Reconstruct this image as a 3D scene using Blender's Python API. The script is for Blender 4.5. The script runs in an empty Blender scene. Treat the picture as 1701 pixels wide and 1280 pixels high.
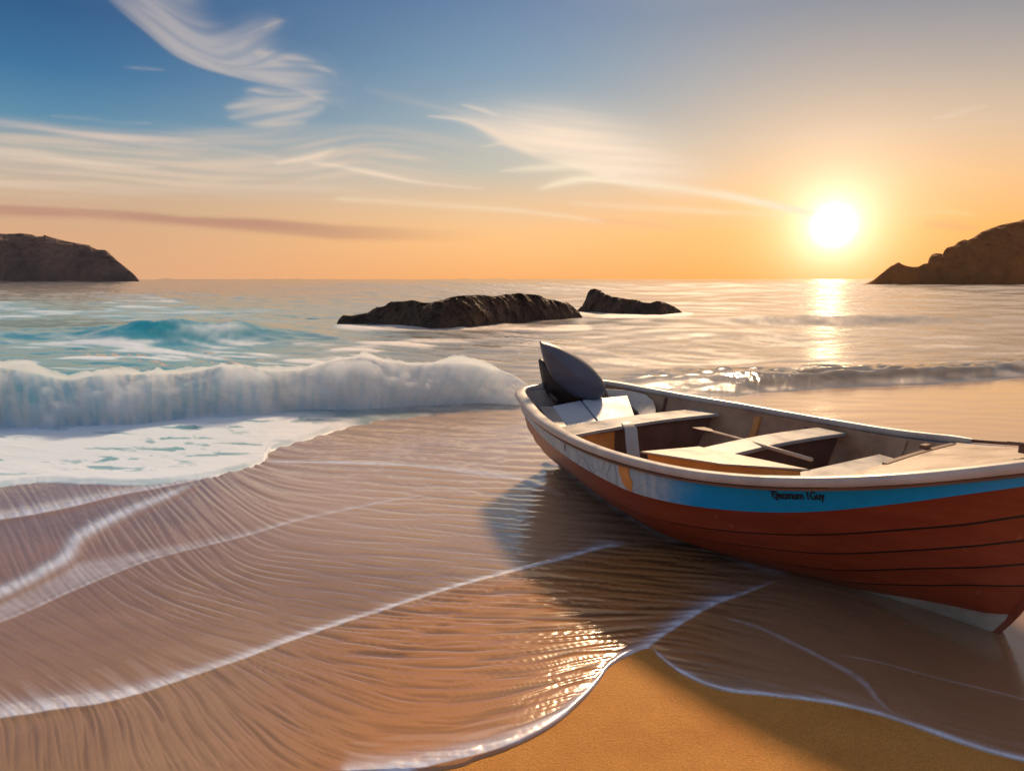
import bpy, math, random
import numpy as np
from mathutils import Vector, Matrix
R = math.radians
scn = bpy.context.scene
rng = np.random.default_rng(7)
random.seed(7)

# ------------------------------------------------------------------ camera
FPX, CAMH = 1134.0, 1.6            # focal length in photo pixels (photo 1701 x 1280), eye height in metres
TH = math.atan((640 - 464) / FPX)
cam_d = bpy.data.cameras.new("camera")
cam = bpy.data.objects.new("camera", cam_d); scn.collection.objects.link(cam)
cam_d.sensor_fit = 'HORIZONTAL'; cam_d.sensor_width = 36.0
cam_d.lens = 36.0 * FPX / 1701.0
cam_d.clip_start = 0.05; cam_d.clip_end = 90000
cam.location = (0, 0, CAMH); cam.rotation_euler = (math.pi / 2 - TH, 0, 0)
scn.camera = cam

# ------------------------------------------------------------------ exposure
scn.view_settings.view_transform = 'Standard'
scn.view_settings.look = 'None'
scn.view_settings.exposure = 0.0
scn.view_settings.gamma = 1.0
scn.cycles.max_bounces = 6
scn.cycles.diffuse_bounces = 3
scn.cycles.glossy_bounces = 4
scn.cycles.volume_bounces = 4
scn.cycles.transparent_max_bounces = 12
scn.cycles.use_denoising = True
scn.cycles.sample_clamp_indirect = 6.0

LAMP_AZ = R(15.5)                  # the lamp, as the shadows on the beach ask for
SUN_AZ = R(24.7)                   # to the right of the view
SUN_EL = R(37.0)                   # what the shadows on the beach ask for
DISC_EL = R(3.95)                  # where the sun's glow stands over the sea

def lin(c, g=None, b=None):
    if g is not None: c = (c, g, b)
    o = []
    for v in c:
        v = v / 255.0
        o.append(v / 12.92 if v <= 0.04045 else ((v + 0.055) / 1.055) ** 2.4)
    return tuple(o)

class NT:
    """small helper to write node trees"""
    def __init__(self, tree):
        self.t = tree; self.n = tree.nodes; self.l = tree.links
    def node(self, typ, **kw):
        nd = self.n.new(typ)
        for k, v in kw.items(): setattr(nd, k, v)
        return nd
    def put(self, sock, v):
        if isinstance(v, bpy.types.NodeSocket): self.l.new(v, sock)
        elif isinstance(v, (tuple, list)) and sock.type == 'RGBA' and len(v) == 3: sock.default_value = (*v, 1)
        else: sock.default_value = v
    def math(self, op, a, b=0.0, c=None, clamp=False):
        nd = self.node('ShaderNodeMath', operation=op); nd.use_clamp = clamp
        self.put(nd.inputs[0], a); self.put(nd.inputs[1], b)
        if c is not None: self.put(nd.inputs[2], c)
        return nd.outputs[0]
    def mr(self, v, a, b, c=0.0, d=1.0, smooth=True):
        nd = self.node('ShaderNodeMapRange'); nd.interpolation_type = 'SMOOTHSTEP' if smooth else 'LINEAR'
        self.put(nd.inputs['Value'], v)
        for k, x in zip(('From Min', 'From Max', 'To Min', 'To Max'), (a, b, c, d)): nd.inputs[k].default_value = x
        return nd.outputs['Result']
    def mix(self, f, a, b, blend='MIX'):
        nd = self.node('ShaderNodeMix', data_type='RGBA', blend_type=blend)
        self.put(nd.inputs[0], f); self.put(nd.inputs[6], a); self.put(nd.inputs[7], b)
        return nd.outputs[2]
    def noise(self, vec, scale, detail=4, rough=0.55, dist=0.0):
        nd = self.node('ShaderNodeTexNoise'); self.put(nd.inputs['Vector'], vec)
        nd.inputs['Scale'].default_value = scale; nd.inputs['Detail'].default_value = detail
        nd.inputs['Roughness'].default_value = rough; nd.inputs['Distortion'].default_value = dist
        return nd.outputs['Fac']
    def mapping(self, vec, scale=(1, 1, 1), loc=(0, 0, 0), rot=(0, 0, 0)):
        nd = self.node('ShaderNodeMapping'); self.put(nd.inputs['Vector'], vec)
        nd.inputs['Scale'].default_value = scale; nd.inputs['Location'].default_value = loc; nd.inputs['Rotation'].default_value = rot
        return nd.outputs['Vector']
    def obj(self): return self.node('ShaderNodeTexCoord').outputs['Object']
    def attr(self, name, out='Fac'): return self.node('ShaderNodeAttribute', attribute_name=name).outputs[out]
    def bump(self, h, strength=0.3, dist=0.01, normal=None):
        nd = self.node('ShaderNodeBump'); nd.inputs['Strength'].default_value = strength; nd.inputs['Distance'].default_value = dist
        self.put(nd.inputs['Height'], h)
        if normal is not None: self.put(nd.inputs['Normal'], normal)
        return nd.outputs['Normal']
    def ramp(self, f, stops):
        nd = self.node('ShaderNodeValToRGB'); self.put(nd.inputs[0], f)
        e = nd.color_ramp.elements
        while len(e) > 1: e.remove(e[-1])
        e[0].position = stops[0][0]; e[0].color = (*stops[0][1], 1)
        for p, c in stops[1:]:
            x = e.new(p); x.color = (*c, 1)
        return nd.outputs[0]

# ------------------------------------------------------------------ sky
world = bpy.data.worlds.new("World"); scn.world = world; world.use_nodes = True
w = NT(world.node_tree); w.n.clear()
wout = w.node('ShaderNodeOutputWorld')
tc = w.node('ShaderNodeTexCoord')
dirv = w.node('ShaderNodeVectorMath', operation='NORMALIZE'); w.l.new(tc.outputs['Generated'], dirv.inputs[0])
sep = w.node('ShaderNodeSeparateXYZ'); w.l.new(dirv.outputs[0], sep.inputs[0])
X_, Y_, Z_ = sep.outputs
zc = w.math('MAXIMUM', Z_, 0.0)
az = w.math('MULTIPLY', w.math('ARCTAN2', X_, Y_), 180 / math.pi)     # degrees to the right of +Y
left = w.ramp(zc, [(0.0, lin(222, 168, 128)), (0.05, lin(214, 164, 124)), (0.10, lin(198, 164, 132)), (0.15, lin(150, 158, 155)),
                   (0.185, lin(84, 132, 160)), (0.24, lin(44, 104, 148)), (0.30, lin(24, 80, 128)), (0.40, lin(40, 84, 124)), (0.6, lin(150, 138, 128)), (1.0, lin(140, 140, 150))])
cent = w.ramp(zc, [(0.0, lin(244, 170, 104)), (0.06, lin(244, 184, 118)), (0.11, lin(222, 184, 142)), (0.15, lin(184, 178, 162)),
                   (0.21, lin(146, 162, 168)), (0.28, lin(104, 138, 164)), (0.36, lin(62, 104, 148)), (0.44, lin(110, 122, 138)), (0.55, lin(205, 168, 132)), (0.72, lin(190, 160, 135)), (1.0, lin(135, 138, 150))])
rigt = w.ramp(zc, [(0.0, lin(248, 158, 66)), (0.06, lin(246, 168, 78)), (0.12, lin(232, 180, 120)), (0.18, lin(206, 176, 144)),
                   (0.25, lin(160, 150, 142)), (0.33, lin(98, 112, 130)), (0.42, lin(130, 128, 130)), (0.55, lin(205, 165, 125)), (0.72, lin(190, 160, 130)), (1.0, lin(135, 138, 150))])  # warm band high overhead is added, out of view, to brighten the wet sand
back = w.ramp(zc, [(0.0, lin(175, 172, 182)), (0.15, lin(160, 170, 190)), (0.4, lin(140, 158, 185)), (1.0, lin(135, 140, 155))])
f1 = w.mr(az, -34.0, 2.0); f2 = w.mr(az, -2.0, 26.0)
sky = w.mix(f2, w.mix(f1, left, cent), rigt)
aaz = w.math('ABSOLUTE', w.math('SUBTRACT', az, 8.0))
sky = w.mix(w.mr(aaz, 60.0, 130.0), sky, back)
sd = (math.sin(SUN_AZ) * math.cos(DISC_EL), math.cos(SUN_AZ) * math.cos(DISC_EL), math.sin(DISC_EL))
dt = w.node('ShaderNodeVectorMath', operation='DOT_PRODUCT'); w.l.new(dirv.outputs[0], dt.inputs[0]); dt.inputs[1].default_value = sd
ang = w.math('MULTIPLY', w.math('ARCCOSINE', w.math('MINIMUM', dt.outputs['Value'], 1.0)), 180 / math.pi)
def glow(width, power, amp):
    q = w.math('POWER', w.math('DIVIDE', ang, width), power)
    return w.math('MULTIPLY', w.math('EXPONENT', w.math('MULTIPLY', q, -1.0)), amp)
def addc(a, fac, col):
    vm = w.node('ShaderNodeVectorMath', operation='SCALE'); vm.inputs[0].default_value = col; w.put(vm.inputs['Scale'], fac)
    va = w.node('ShaderNodeVectorMath', operation='ADD'); w.put(va.inputs[0], a); w.l.new(vm.outputs[0], va.inputs[1])
    return va.outputs[0]
sky = addc(sky, glow(0.74, 2.0, 42.0), (1.0, 0.70, 0.34))
sky = addc(sky, glow(1.75, 1.0, 2.2), (1.0, 0.84, 0.70))
sky = addc(sky, glow(9.5, 1.2, 0.27), (1.0, 0.56, 0.22))
nis = w.node('ShaderNodeTexSky', sky_type='NISHITA'); nis.sun_disc = False
nis.sun_elevation = SUN_EL; nis.sun_rotation = LAMP_AZ; nis.air_density = 1.0; nis.dust_density = 2.0
sky = w.mix(1.0, sky, w.mix(1.0, nis.outputs[0], (0.008, 0.008, 0.008), 'MULTIPLY'), 'ADD')
bg = w.node('ShaderNodeBackground'); w.put(bg.inputs['Color'], sky); bg.inputs['Strength'].default_value = 1.0
w.l.new(bg.outputs[0], wout.inputs['Surface'])
world.cycles.sampling_method = 'MANUAL'; world.cycles.sample_map_resolution = 2048

# ------------------------------------------------------------------ sun
sl = bpy.data.lights.new("sun", 'SUN'); sl.energy = 4.4; sl.angle = R(6.0); sl.color = (1.0, 0.68, 0.40)
so = bpy.data.objects.new("sun", sl); scn.collection.objects.link(so)
sunvec = Vector((math.sin(LAMP_AZ) * math.cos(SUN_EL), math.cos(LAMP_AZ) * math.cos(SUN_EL), math.sin(SUN_EL)))
so.rotation_euler = sunvec.to_track_quat('Z', 'Y').to_euler()

# ------------------------------------------------------------------ helpers
_c, _s = math.cos(TH), math.sin(TH)
def ground(px, py, z=0.0):
    """world x, y where the sight line of a photo point meets height z"""
    px = np.asarray(px, float); py = np.asarray(py, float)
    u = (640 - py) / FPX; r = (px - 850.5) / FPX
    dy = _c + _s * u; dz = -_s + _c * u
    t = (z - CAMH) / dz
    return r * t, dy * t
def gp(px, py, z=0.0):
    x, y = ground(px, py, z); return float(x), float(y)

def tag(o, label=None, cat=None, group=None, kind=None):
    if label: o['label'] = label
    if cat: o['category'] = cat
    if group: o['group'] = group
    if kind: o['kind'] = kind
    return o
def empty(name, loc=(0, 0, 0), rz=0.0):
    o = bpy.data.objects.new(name, None); scn.collection.objects.link(o)
    o.location = loc; o.rotation_euler = (0, 0, rz); return o
def link(name, me, mat, parent=None, smooth=True):
    if mat is not None:
        for m in (mat if isinstance(mat, (list, tuple)) else [mat]): me.materials.append(m)
    if smooth: me.polygons.foreach_set('use_smooth', np.ones(len(me.polygons), bool))
    o = bpy.data.objects.new(name, me); scn.collection.objects.link(o)
    if parent is not None: o.parent = parent
    return o
def mesh_np(name, co, quads, attrs=None):
    me = bpy.data.meshes.new(name)
    co = np.asarray(co, np.float32).reshape(-1, 3); quads = np.asarray(quads, np.int32).reshape(-1, 4)
    me.vertices.add(len(co)); me.vertices.foreach_set('co', co.ravel())
    me.loops.add(quads.size); me.loops.foreach_set('vertex_index', quads.ravel())
    me.polygons.add(len(quads)); me.polygons.foreach_set('loop_start', np.arange(0, quads.size, 4, dtype=np.int32))
    if attrs:
        for k, v in attrs.items():
            v = np.asarray(v, np.float32)
            if v.ndim == 2 or (v.ndim == 1 and v.size == len(co) * 4 and k.startswith('col')):
                a = me.attributes.new(k, 'FLOAT_COLOR', 'POINT'); a.data.foreach_set('color', v.ravel())
            else:
                a = me.attributes.new(k, 'FLOAT', 'POINT'); a.data.foreach_set('value', v.ravel())
    me.update(calc_edges=True); me.validate()
    return me
def grid_quads(nr, nc, keep=None, flip=False):
    idx = np.arange(nr * nc).reshape(nr, nc)
    q = np.stack([idx[:-1, :-1], idx[1:, :-1], idx[1:, 1:], idx[:-1, 1:]], -1)
    if flip: q = q[..., ::-1]
    if keep is not None: q = q[keep]
    return q.reshape(-1, 4)
def compact(co, quads, attrs):
    used = np.unique(quads); mp = np.full(len(co), -1, np.int64); mp[used] = np.arange(len(used))
    return co[used], mp[quads], {k: np.asarray(v).reshape(len(co), -1)[used].squeeze() for k, v in attrs.items()}
class MB:
    """collects boxes, tubes and swept shapes into one mesh"""
    def __init__(self): self.v = []; self.f = []; self.m = []
    def add(self, v, f, m=0):
        b = len(self.v); self.v += [tuple(map(float, p)) for p in v]
        self.f += [tuple(b + int(i) for i in q) for q in f]; self.m += [m] * len(f)
    def prism(self, bottom, top, m=0):
        n = len(bottom)
        self.add(list(bottom) + list(top), [tuple(range(n))[::-1], tuple(range(n, 2 * n))] + [(i, (i + 1) % n, n + (i + 1) % n, n + i) for i in range(n)], m)
    def box(self, c, s, rz=0.0, ry=0.0, rx=0.0, m=0):
        M = Matrix.Translation(c) @ Matrix.Rotation(rz, 4, 'Z') @ Matrix.Rotation(ry, 4, 'Y') @ Matrix.Rotation(rx, 4, 'X')
        P = [M @ Vector((x * s[0] / 2, y * s[1] / 2, z * s[2] / 2)) for z in (-1, 1) for x, y in ((-1, -1), (1, -1), (1, 1), (-1, 1))]
        self.prism(P[:4], P[4:], m)
    def sweep(self, pts, prof, closed=False, caps=True, up=(0, 0, 1), m=0):
        """prof(i) -> list of (side, up) offsets"""
        pts = [Vector(p) for p in pts]; n = len(pts); rings = []
        for i, p in enumerate(pts):
            a = pts[(i - 1) % n] if closed or i > 0 else pts[i]
            b = pts[(i + 1) % n] if closed or i < n - 1 else pts[i]
            t = (b - a).normalized(); s = t.cross(Vector(up))
            s = s.normalized() if s.length > 1e-6 else Vector((1, 0, 0)); u = s.cross(t).normalized()
            rings.append([p + s * x + u * y for x, y in prof(i)])
        k = len(rings[0]); V = [q for r in rings for q in r]; F = []
        for i in range(n if closed else n - 1):
            j = (i + 1) % n
            for q in range(k): F.append((i * k + q, i * k + (q + 1) % k, j * k + (q + 1) % k, j * k + q))
        if caps and not closed: F += [tuple(range(k))[::-1], tuple((n - 1) * k + q for q in range(k))]
        self.add(V, F, m)
    def tube(self, pts, r, seg=10, m=0):
        rr = r if callable(r) else (lambda i: r)
        self.sweep(pts, lambda i: [(rr(i) * math.cos(2 * math.pi * k / seg), rr(i) * math.sin(2 * math.pi * k / seg)) for k in range(seg)], m=m,
                   up=(0, 0, 1) if abs((Vector(pts[-1]) - Vector(pts[0])).normalized().z) < 0.95 else (0, 1, 0))
    def build(self, name, mat, parent=None, smooth=False, bevel=0.0, seg=2, loc=None):
        me = bpy.data.meshes.new(name); me.from_pydata(self.v, [], self.f); me.update()
        o = link(name, me, mat, parent, smooth)
        me.polygons.foreach_set('material_index', np.array(self.m, np.int32))
        if loc is not None: o.location = loc
        if bevel:
            b = o.modifiers.new('bevel', 'BEVEL'); b.width = bevel; b.segments = seg; b.limit_method = 'ANGLE'; b.angle_limit = R(35)
            me.polygons.foreach_set('use_smooth', np.ones(len(me.polygons), bool))
            wn = o.modifiers.new('normals', 'WEIGHTED_NORMAL'); wn.keep_sharp = True
        return o

def sstep(a, b, x):
    t = np.clip((x - a) / (b - a), 0, 1); return t * t * (3 - 2 * t)
def blur(a, sx, sy):
    def k1(s):
        r = max(1, int(3 * s)); k = np.exp(-0.5 * (np.arange(-r, r + 1) / s) ** 2); return k / k.sum(), r
    for ax, s in ((1, sx), (0, sy)):
        if s <= 0.3: continue
        k, r = k1(s); n = a.shape[ax]
        L = n + 2 * r
        pad = [(0, 0), (0, 0)]; pad[ax] = (r, r)
        p = np.pad(a, pad, mode='edge')
        fk = np.fft.rfft(k, n=L + 2 * r); 
        shp = [1, 1]; shp[ax] = -1
        res = np.fft.irfft(np.fft.rfft(p, n=L + 2 * r, axis=ax) * fk.reshape(shp), n=L + 2 * r, axis=ax)
        a = np.take(res, np.arange(2 * r, 2 * r + n), axis=ax)
    return a
def nrm(a): return (a - a.mean()) / (a.std() + 1e-9)
def vnoise(x, y, seed=0):
    r = np.random.default_rng(seed).random((256, 256))
    xi = np.floor(x).astype(int); yi = np.floor(y).astype(int); fx = x - xi; fy = y - yi
    fx = fx * fx * (3 - 2 * fx); fy = fy * fy * (3 - 2 * fy)
    a = r[yi & 255, xi & 255]; b = r[yi & 255, (xi + 1) & 255]; c = r[(yi + 1) & 255, xi & 255]; d = r[(yi + 1) & 255, (xi + 1) & 255]
    return (a + (b - a) * fx) * (1 - fy) + (c + (d - c) * fx) * fy
def fbm(x, y, oct=5, seed=0, gain=0.5, ridged=False):
    s = 0; a = 1; t = 0
    for k in range(oct):
        v = vnoise(x * 2 ** k + 17.3 * k, y * 2 ** k + 9.1 * k, seed + k)
        if ridged: v = 1 - np.abs(2 * v - 1)
        s = s + a * v; t += a; a *= gain
    return s / t
def lic(img, ang, L=24, step=1.0):
    """smear noise along a direction field (radians, image axes, y down)"""
    h, wd = img.shape; dx = np.cos(ang); dy = np.sin(ang)
    Y0, X0 = np.mgrid[0:h, 0:wd].astype(np.float32); acc = img.copy(); tot = 1.0
    for sgn in (1, -1):
        x = X0.copy(); y = Y0.copy(); pdx, pdy = dx.copy() * sgn, dy.copy() * sgn
        for k in range(L):
            x += pdx * step; y += pdy * step
            xi = np.clip(x.round().astype(np.int32), 0, wd - 1); yi = np.clip(y.round().astype(np.int32), 0, h - 1)
            ndx = dx[yi, xi]; ndy = dy[yi, xi]
            f = np.where(ndx * pdx + ndy * pdy < 0, -1.0, 1.0)
            pdx = ndx * f; pdy = ndy * f
            g = 0.5 + 0.5 * math.cos(math.pi * k / L)
            acc += img[yi, xi] * g; tot += g
    return acc / tot
def dirfield(PX, PY, samples, p=3.0):
    """angle field from scattered (px, py, degrees) samples; directions are lines, so angles are averaged doubled"""
    sc = 0; cc = 0
    for x, y, a in samples:
        d2 = ((PX - x) ** 2 + ((PY - y) * 1.6) ** 2 + 900.0) ** (-p / 2)
        sc = sc + d2 * math.sin(2 * R(a)); cc = cc + d2 * math.cos(2 * R(a))
    return 0.5 * np.arctan2(sc, cc)
def sm_poly(pts, n=12):
    """Catmull-Rom through points (any number of columns)"""
    P = np.array(pts, float); out = []
    for i in range(len(P) - 1):
        a, b, c, d = P[max(i - 1, 0)], P[i], P[i + 1], P[min(i + 2, len(P) - 1)]
        for t in np.linspace(0, 1, n, endpoint=False):
            out.append(0.5 * ((2 * b) + (c - a) * t + (2 * a - 5 * b + 4 * c - d) * t * t + (3 * b - a - 3 * c + d) * t ** 3))
    out.append(P[-1]); return np.array(out)
def pdist(PX, PY, poly):
    """distance to a smooth line in photo pixels, sign + above the line; third value the width stored with the line"""
    best = np.full(PX.shape, 1e9); sg = np.zeros(PX.shape); wd = np.zeros(PX.shape); en = np.zeros(PX.shape)
    P = sm_poly(poly, 6); x0, x1 = P[:, 0].min() - 90, P[:, 0].max() + 90; y0, y1 = P[:, 1].min() - 90, P[:, 1].max() + 90
    m = (PX > x0) & (PX < x1) & (PY > y0) & (PY < y1); X = PX[m]; Y = PY[m]
    b = np.full(X.shape, 1e9); s = np.zeros(X.shape); q = np.zeros(X.shape)
    for i in range(len(P) - 1):
        ax, ay, aw = P[i]; bx, by, bw = P[i + 1]; dx, dy = bx - ax, by - ay; L = dx * dx + dy * dy + 1e-9
        t = np.clip(((X - ax) * dx + (Y - ay) * dy) / L, 0, 1)
        ex = X - ax - t * dx; ey = Y - ay - t * dy; d = ex * ex + ey * ey
        k = d < b; b[k] = d[k]; s[k] = (dy * ex - dx * ey)[k]; q[k] = (aw + t * (bw - aw))[k]
    best[m] = np.sqrt(b); sg[m] = np.sign(s); wd[m] = q
    return best * np.where(sg == 0, 1, sg), wd

def mat(name, fn):
    m = bpy.data.materials.new(name); m.use_nodes = True; t = NT(m.node_tree); t.n.clear()
    out = t.node('ShaderNodeOutputMaterial'); p = t.node('ShaderNodeBsdfPrincipled'); t.l.new(p.outputs[0], out.inputs[0])
    t.p = p; t.out = out; fn(t, p.inputs); return m

# ------------------------------------------------------------------ beach and shallow swash water
SWASH_EDGE = [(-400, 1290), (300, 1292), (700, 1281), (800, 1258), (860, 1236), (920, 1204), (968, 1163), (996, 1130), (1012, 1108), (1040, 1090), (1078, 1076),
              (1100, 1098), (1130, 1118), (1165, 1135), (1200, 1147), (1290, 1158), (1380, 1170), (1440, 1183), (1500, 1201), (1600, 1237), (1701, 1265), (1900, 1310), (2600, 1420)]
def ramp_px(v, pts):
    return np.interp(v, [p[0] for p in pts], [p[1] for p in pts])

xs = np.concatenate([-np.geomspace(6000, 300, 14), np.arange(-260, 1960, 1.75), np.geomspace(2000, 7500, 14)])
ys = np.concatenate([np.arange(560, 1340, 1.45), np.geomspace(1345, 4500, 24)])
cx = (xs > -261) & (xs < 1961); cy = ys < 1341
PX, PY = np.meshgrid(xs, ys)
CX, CY = PX[np.ix_(cy, cx)], PY[np.ix_(cy, cx)]
FLOW = [(50, 930, 72), (150, 900, 66), (250, 880, 60), (330, 905, 52), (300, 850, 50), (60, 870, 70), (30, 840, 60), (200, 960, 45),
        (60, 1060, 30), (150, 1100, 26), (300, 1000, 22), (400, 1050, 14), (500, 950, 8), (600, 900, 5), (550, 1000, 8), (50, 1130, 38), (40, 1165, 52), (200, 1130, 42), (320, 1100, 24),
        (700, 850, 4), (800, 900, 5), (800, 800, 3), (600, 780, 3), (860, 740, 2), (550, 740, 4),
        (50, 1240, 90), (150, 1235, 89), (210, 1230, 82), (260, 1240, 66), (330, 1180, 68), (330, 1250, 60), (400, 1230, 50), (380, 1145, 46), (450, 1180, 38), (550, 1230, 28),
        (500, 1105, 22), (600, 1080, 6), (600, 1160, 24), (700, 1100, 0), (700, 1210, 4), (640, 1240, 0), (800, 1160, -9), (800, 1210, -16), (900, 1180, -26), (850, 1100, -5), (900, 1000, 2), (1000, 1000, 6),
        (1100, 980, 9), (1100, 1040, -6), (1000, 1060, -9), (940, 1120, -18), (1200, 960, 5), (1150, 1090, 14), (1250, 1130, 15), (1350, 1165, 20), (1200, 1060, 20), (1400, 1060, 24), (1450, 1150, 26),
        (1500, 700, 1), (1300, 660, 0)]
ang_ = dirfield(CX, CY, FLOW)
def band(shape, s1, s2, seed):
    n = np.random.default_rng(seed).standard_normal(shape); return nrm(blur(n, s1, s1) - blur(n, s2, s2))
rip = nrm(lic(band(CX.shape, 1.25, 2.6, 3), ang_, 34))
rip2 = nrm(lic(band(CX.shape, 2.4, 5.0, 4), ang_, 44))
big = nrm(blur(rng.standard_normal(CX.shape), 40, 22))
rip3 = nrm(lic(band(CX.shape, 3.6, 7.0, 5), ang_, 60))
nearw = sstep(900, 1180, CY)
rip = (0.95 - .40 * nearw) * rip + 0.62 * rip2 + (0.06 + 0.50 * nearw) * rip3
rip = np.tanh(rip * 0.8)
amp = 0.55 + 0.25 * np.clip(big, -1.4, 1.4)
zone = np.where(CY > ramp_px(CX, [(-300, 1205), (0, 1195), (330, 1120), (620, 1020), (960, 925), (1050, 908), (1300, 880)]), 1.25, 0.62)
amp = amp * zone
amp *= (0.55 + 0.45 * sstep(700, 900, CY)) * (1 - .8 * sstep(1050, 1250, CX) * sstep(790, 740, CY))
amp *= 1 - 0.8 * sstep(1150, 1330, CX) * sstep(880, 930, CY)
amp *= 1 - 0.55 * sstep(1080, 1130, CX) * sstep(1010, 1080, CY)
amp *= 0.6 + 0.4 * sstep(150, 420, CX + 0 * CY)

LINES = {  # photo points with a line width
 'A': [(-250, 900, 16), (0, 866, 13), (100, 849, 14), (200, 825, 10), (330, 799, 4), (440, 766, 3)],
 'B': [(440, 770, 3), (560, 772, 4), (640, 775, 5), (700, 778, 5), (800, 791, 6), (870, 802, 7), (935, 826, 9)],
 'C': [(-250, 1120, 8), (0, 1037, 8), (120, 985, 7), (250, 933, 6), (400, 895, 5), (500, 866, 4), (640, 836, 3), (720, 822, 2)],
 'C2': [(-250, 1090, 20), (0, 1000, 22), (90, 955, 22), (125, 932, 26), (140, 905, 24), (200, 868, 18), (280, 832, 13), (325, 812, 8)],
 'D': [(-250, 1228, 24), (0, 1198, 23), (100, 1183, 23), (170, 1173, 20), (250, 1151, 16), (330, 1124, 12), (410, 1096, 10), (500, 1062, 8), (620, 1022, 6), (760, 977, 5), (880, 945, 5), (950, 928, 7), (1000, 914, 10), (1050, 907, 4)],
 'E': [(560, 1300, 26), (700, 1279, 24), (800, 1255, 22), (860, 1235, 19), (920, 1203, 14), (968, 1162, 10), (996, 1130, 6), (1012, 1108, 6), (1040, 1090, 9), (1078, 1076, 14), (1110, 1055, 16), (1150, 1030, 16), (1190, 1008, 14), (1235, 990, 6), (1295, 966, 4)],
 'F': [(1078, 1076, 2), (1130, 1117, 4), (1200, 1146, 5), (1290, 1157, 5), (1380, 1169, 5), (1440, 1182, 5), (1500, 1200, 5), (1600, 1236, 6), (1701, 1264, 6), (1960, 1320, 6)],
 'G': [(1200, 1028, 2), (1260, 1045, 4), (1310, 1068, 5), (1370, 1098, 5), (1430, 1133, 8), (1462, 1170, 6), (1500, 1196, 3)],
 'H': [(1390, 1090, 1.6), (1460, 1103, 1.8), (1560, 1130, 2), (1701, 1165, 2.4), (1950, 1240, 3)],
 'J': [(905, 752, 5), (960, 800, 8), (1010, 838, 9), (1060, 868, 11), (1110, 890, 18), (1140, 898, 16), (1200, 920, 12), (1260, 945, 14), (1320, 960, 8)],
}
FO = {'A': .85, 'B': .75, 'C': .5, 'C2': .98, 'D': .9, 'E': .82, 'F': .95, 'G': .42, 'H': .35, 'J': .30}
HB = {'A': .55, 'B': .6, 'C': .2, 'C2': .5, 'D': .75, 'E': .75, 'F': .6, 'G': .2, 'H': .1, 'J': .5}
pxm = lambda X, Y: ground(X, Y)[1] / FPX
foam = np.zeros(CX.shape); bead = np.zeros(CX.shape)
for k, pl in LINES.items():
    s, wd = pdist(CX, CY, pl); ok = np.abs(s) < 60; wd = np.maximum(wd, 0.8)
    if k in 'GHJ':
        m = np.exp(-(s / (0.55 * wd)) ** 2) * (0.55 + 0.45 * vnoise(CX / 9, CY / 9, 5))
    elif k == 'C2':
        m = np.exp(-((s - 0.5 * wd) / (0.42 * wd)) ** 2)
    else:
        m = sstep(-1.2, 0.8, s) * (np.exp(-(np.maximum(s, 0) / (0.95 * wd)) ** 2) + 0.26 * np.exp(-np.maximum(s, 0) / (2.2 * wd)) * sstep(0.0, 0.9, rip))
    x_a, x_b = pl[0][0], pl[-1][0]; m = m * sstep(x_a - 2, x_a + 25, CX) * sstep(x_b + 2, x_b - 45, CX)
    foam = np.maximum(foam, np.where(ok, m, 0) * FO[k])
    hb = np.where(ok, np.exp(-((s - 0.35 * wd) / (0.6 * wd)) ** 2), 0) * np.where(s < 0, sstep(-0.9, 0, s / wd), 1)
    bead = np.maximum(bead, hb * HB[k] * wd * pxm(CX, CY) * 0.5)
# pale film between the ridge and its lower line
lo = ramp_px(CX, [(-250, 1120), (0, 1037), (120, 985), (250, 933), (400, 895), (500, 866)]); up_ = ramp_px(CX, [(-250, 1090), (0, 1005), (90, 960), (130, 935), (300, 905), (400, 885), (500, 862)])
film = sstep(0, 10, lo - CY) * sstep(-6, 12, CY - up_) * (0.30 + 0.25 * fbm(CX / 60, CY / 14, 4, 31)) * sstep(620, 300, CX)
foam = np.clip(np.maximum(foam, film), 0, 1)
lace = fbm(CX / 11, CY / 7, 4, 78, ridged=True)
foam *= (0.72 + 0.28 * np.clip(0.5 + 0.5 * rip, 0, 1)) * (0.62 + 0.6 * lace * fbm(CX / 50, CY / 30, 3, 79) * 1.8).clip(0, 1.05)
foam = np.clip(foam, 0, 1)

def full(core, fill=0.0):
    o = np.full(PX.shape, fill); o[np.ix_(cy, cx)] = core; return o
wx, wy = ground(PX, PY)
foot = wy ** 2 / (FPX * CAMH)
ripz = full(rip * amp) * foot * 0.72
edge_y = ramp_px(PX, [(p[0], p[1]) for p in sm_poly([(a, b, 0) for a, b in SWASH_EDGE], 6)])
inside = sstep(0, 26, edge_y - PY)
zw = -0.03 * sstep(1, -3, edge_y - PY) + 0.004 + 0.004 * inside + (ripz + 0.0) * sstep(2, 20, edge_y - PY) + full(bead) * .55 * (0.6 + 0.8 * fbm(PX / 26, PY / 26, 3, 77)) + 0.002
co = np.stack([wx, wy, zw], -1).reshape(-1, 3)
keep = ((edge_y - PY)[:-1, :-1] > -6)
tint = full(sstep(-20, 30, CY - ramp_px(CX, [(-300, 1205), (0, 1195), (330, 1120), (620, 1020), (960, 925), (1050, 908), (1300, 880)])) * sstep(350, 760, CX + 0.3 * (CY - 1100)) * (1 - .7 * sstep(1060, 1250, CX)))  # orange tint, thinned on the right to grey the boat's shadow in the colour
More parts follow.
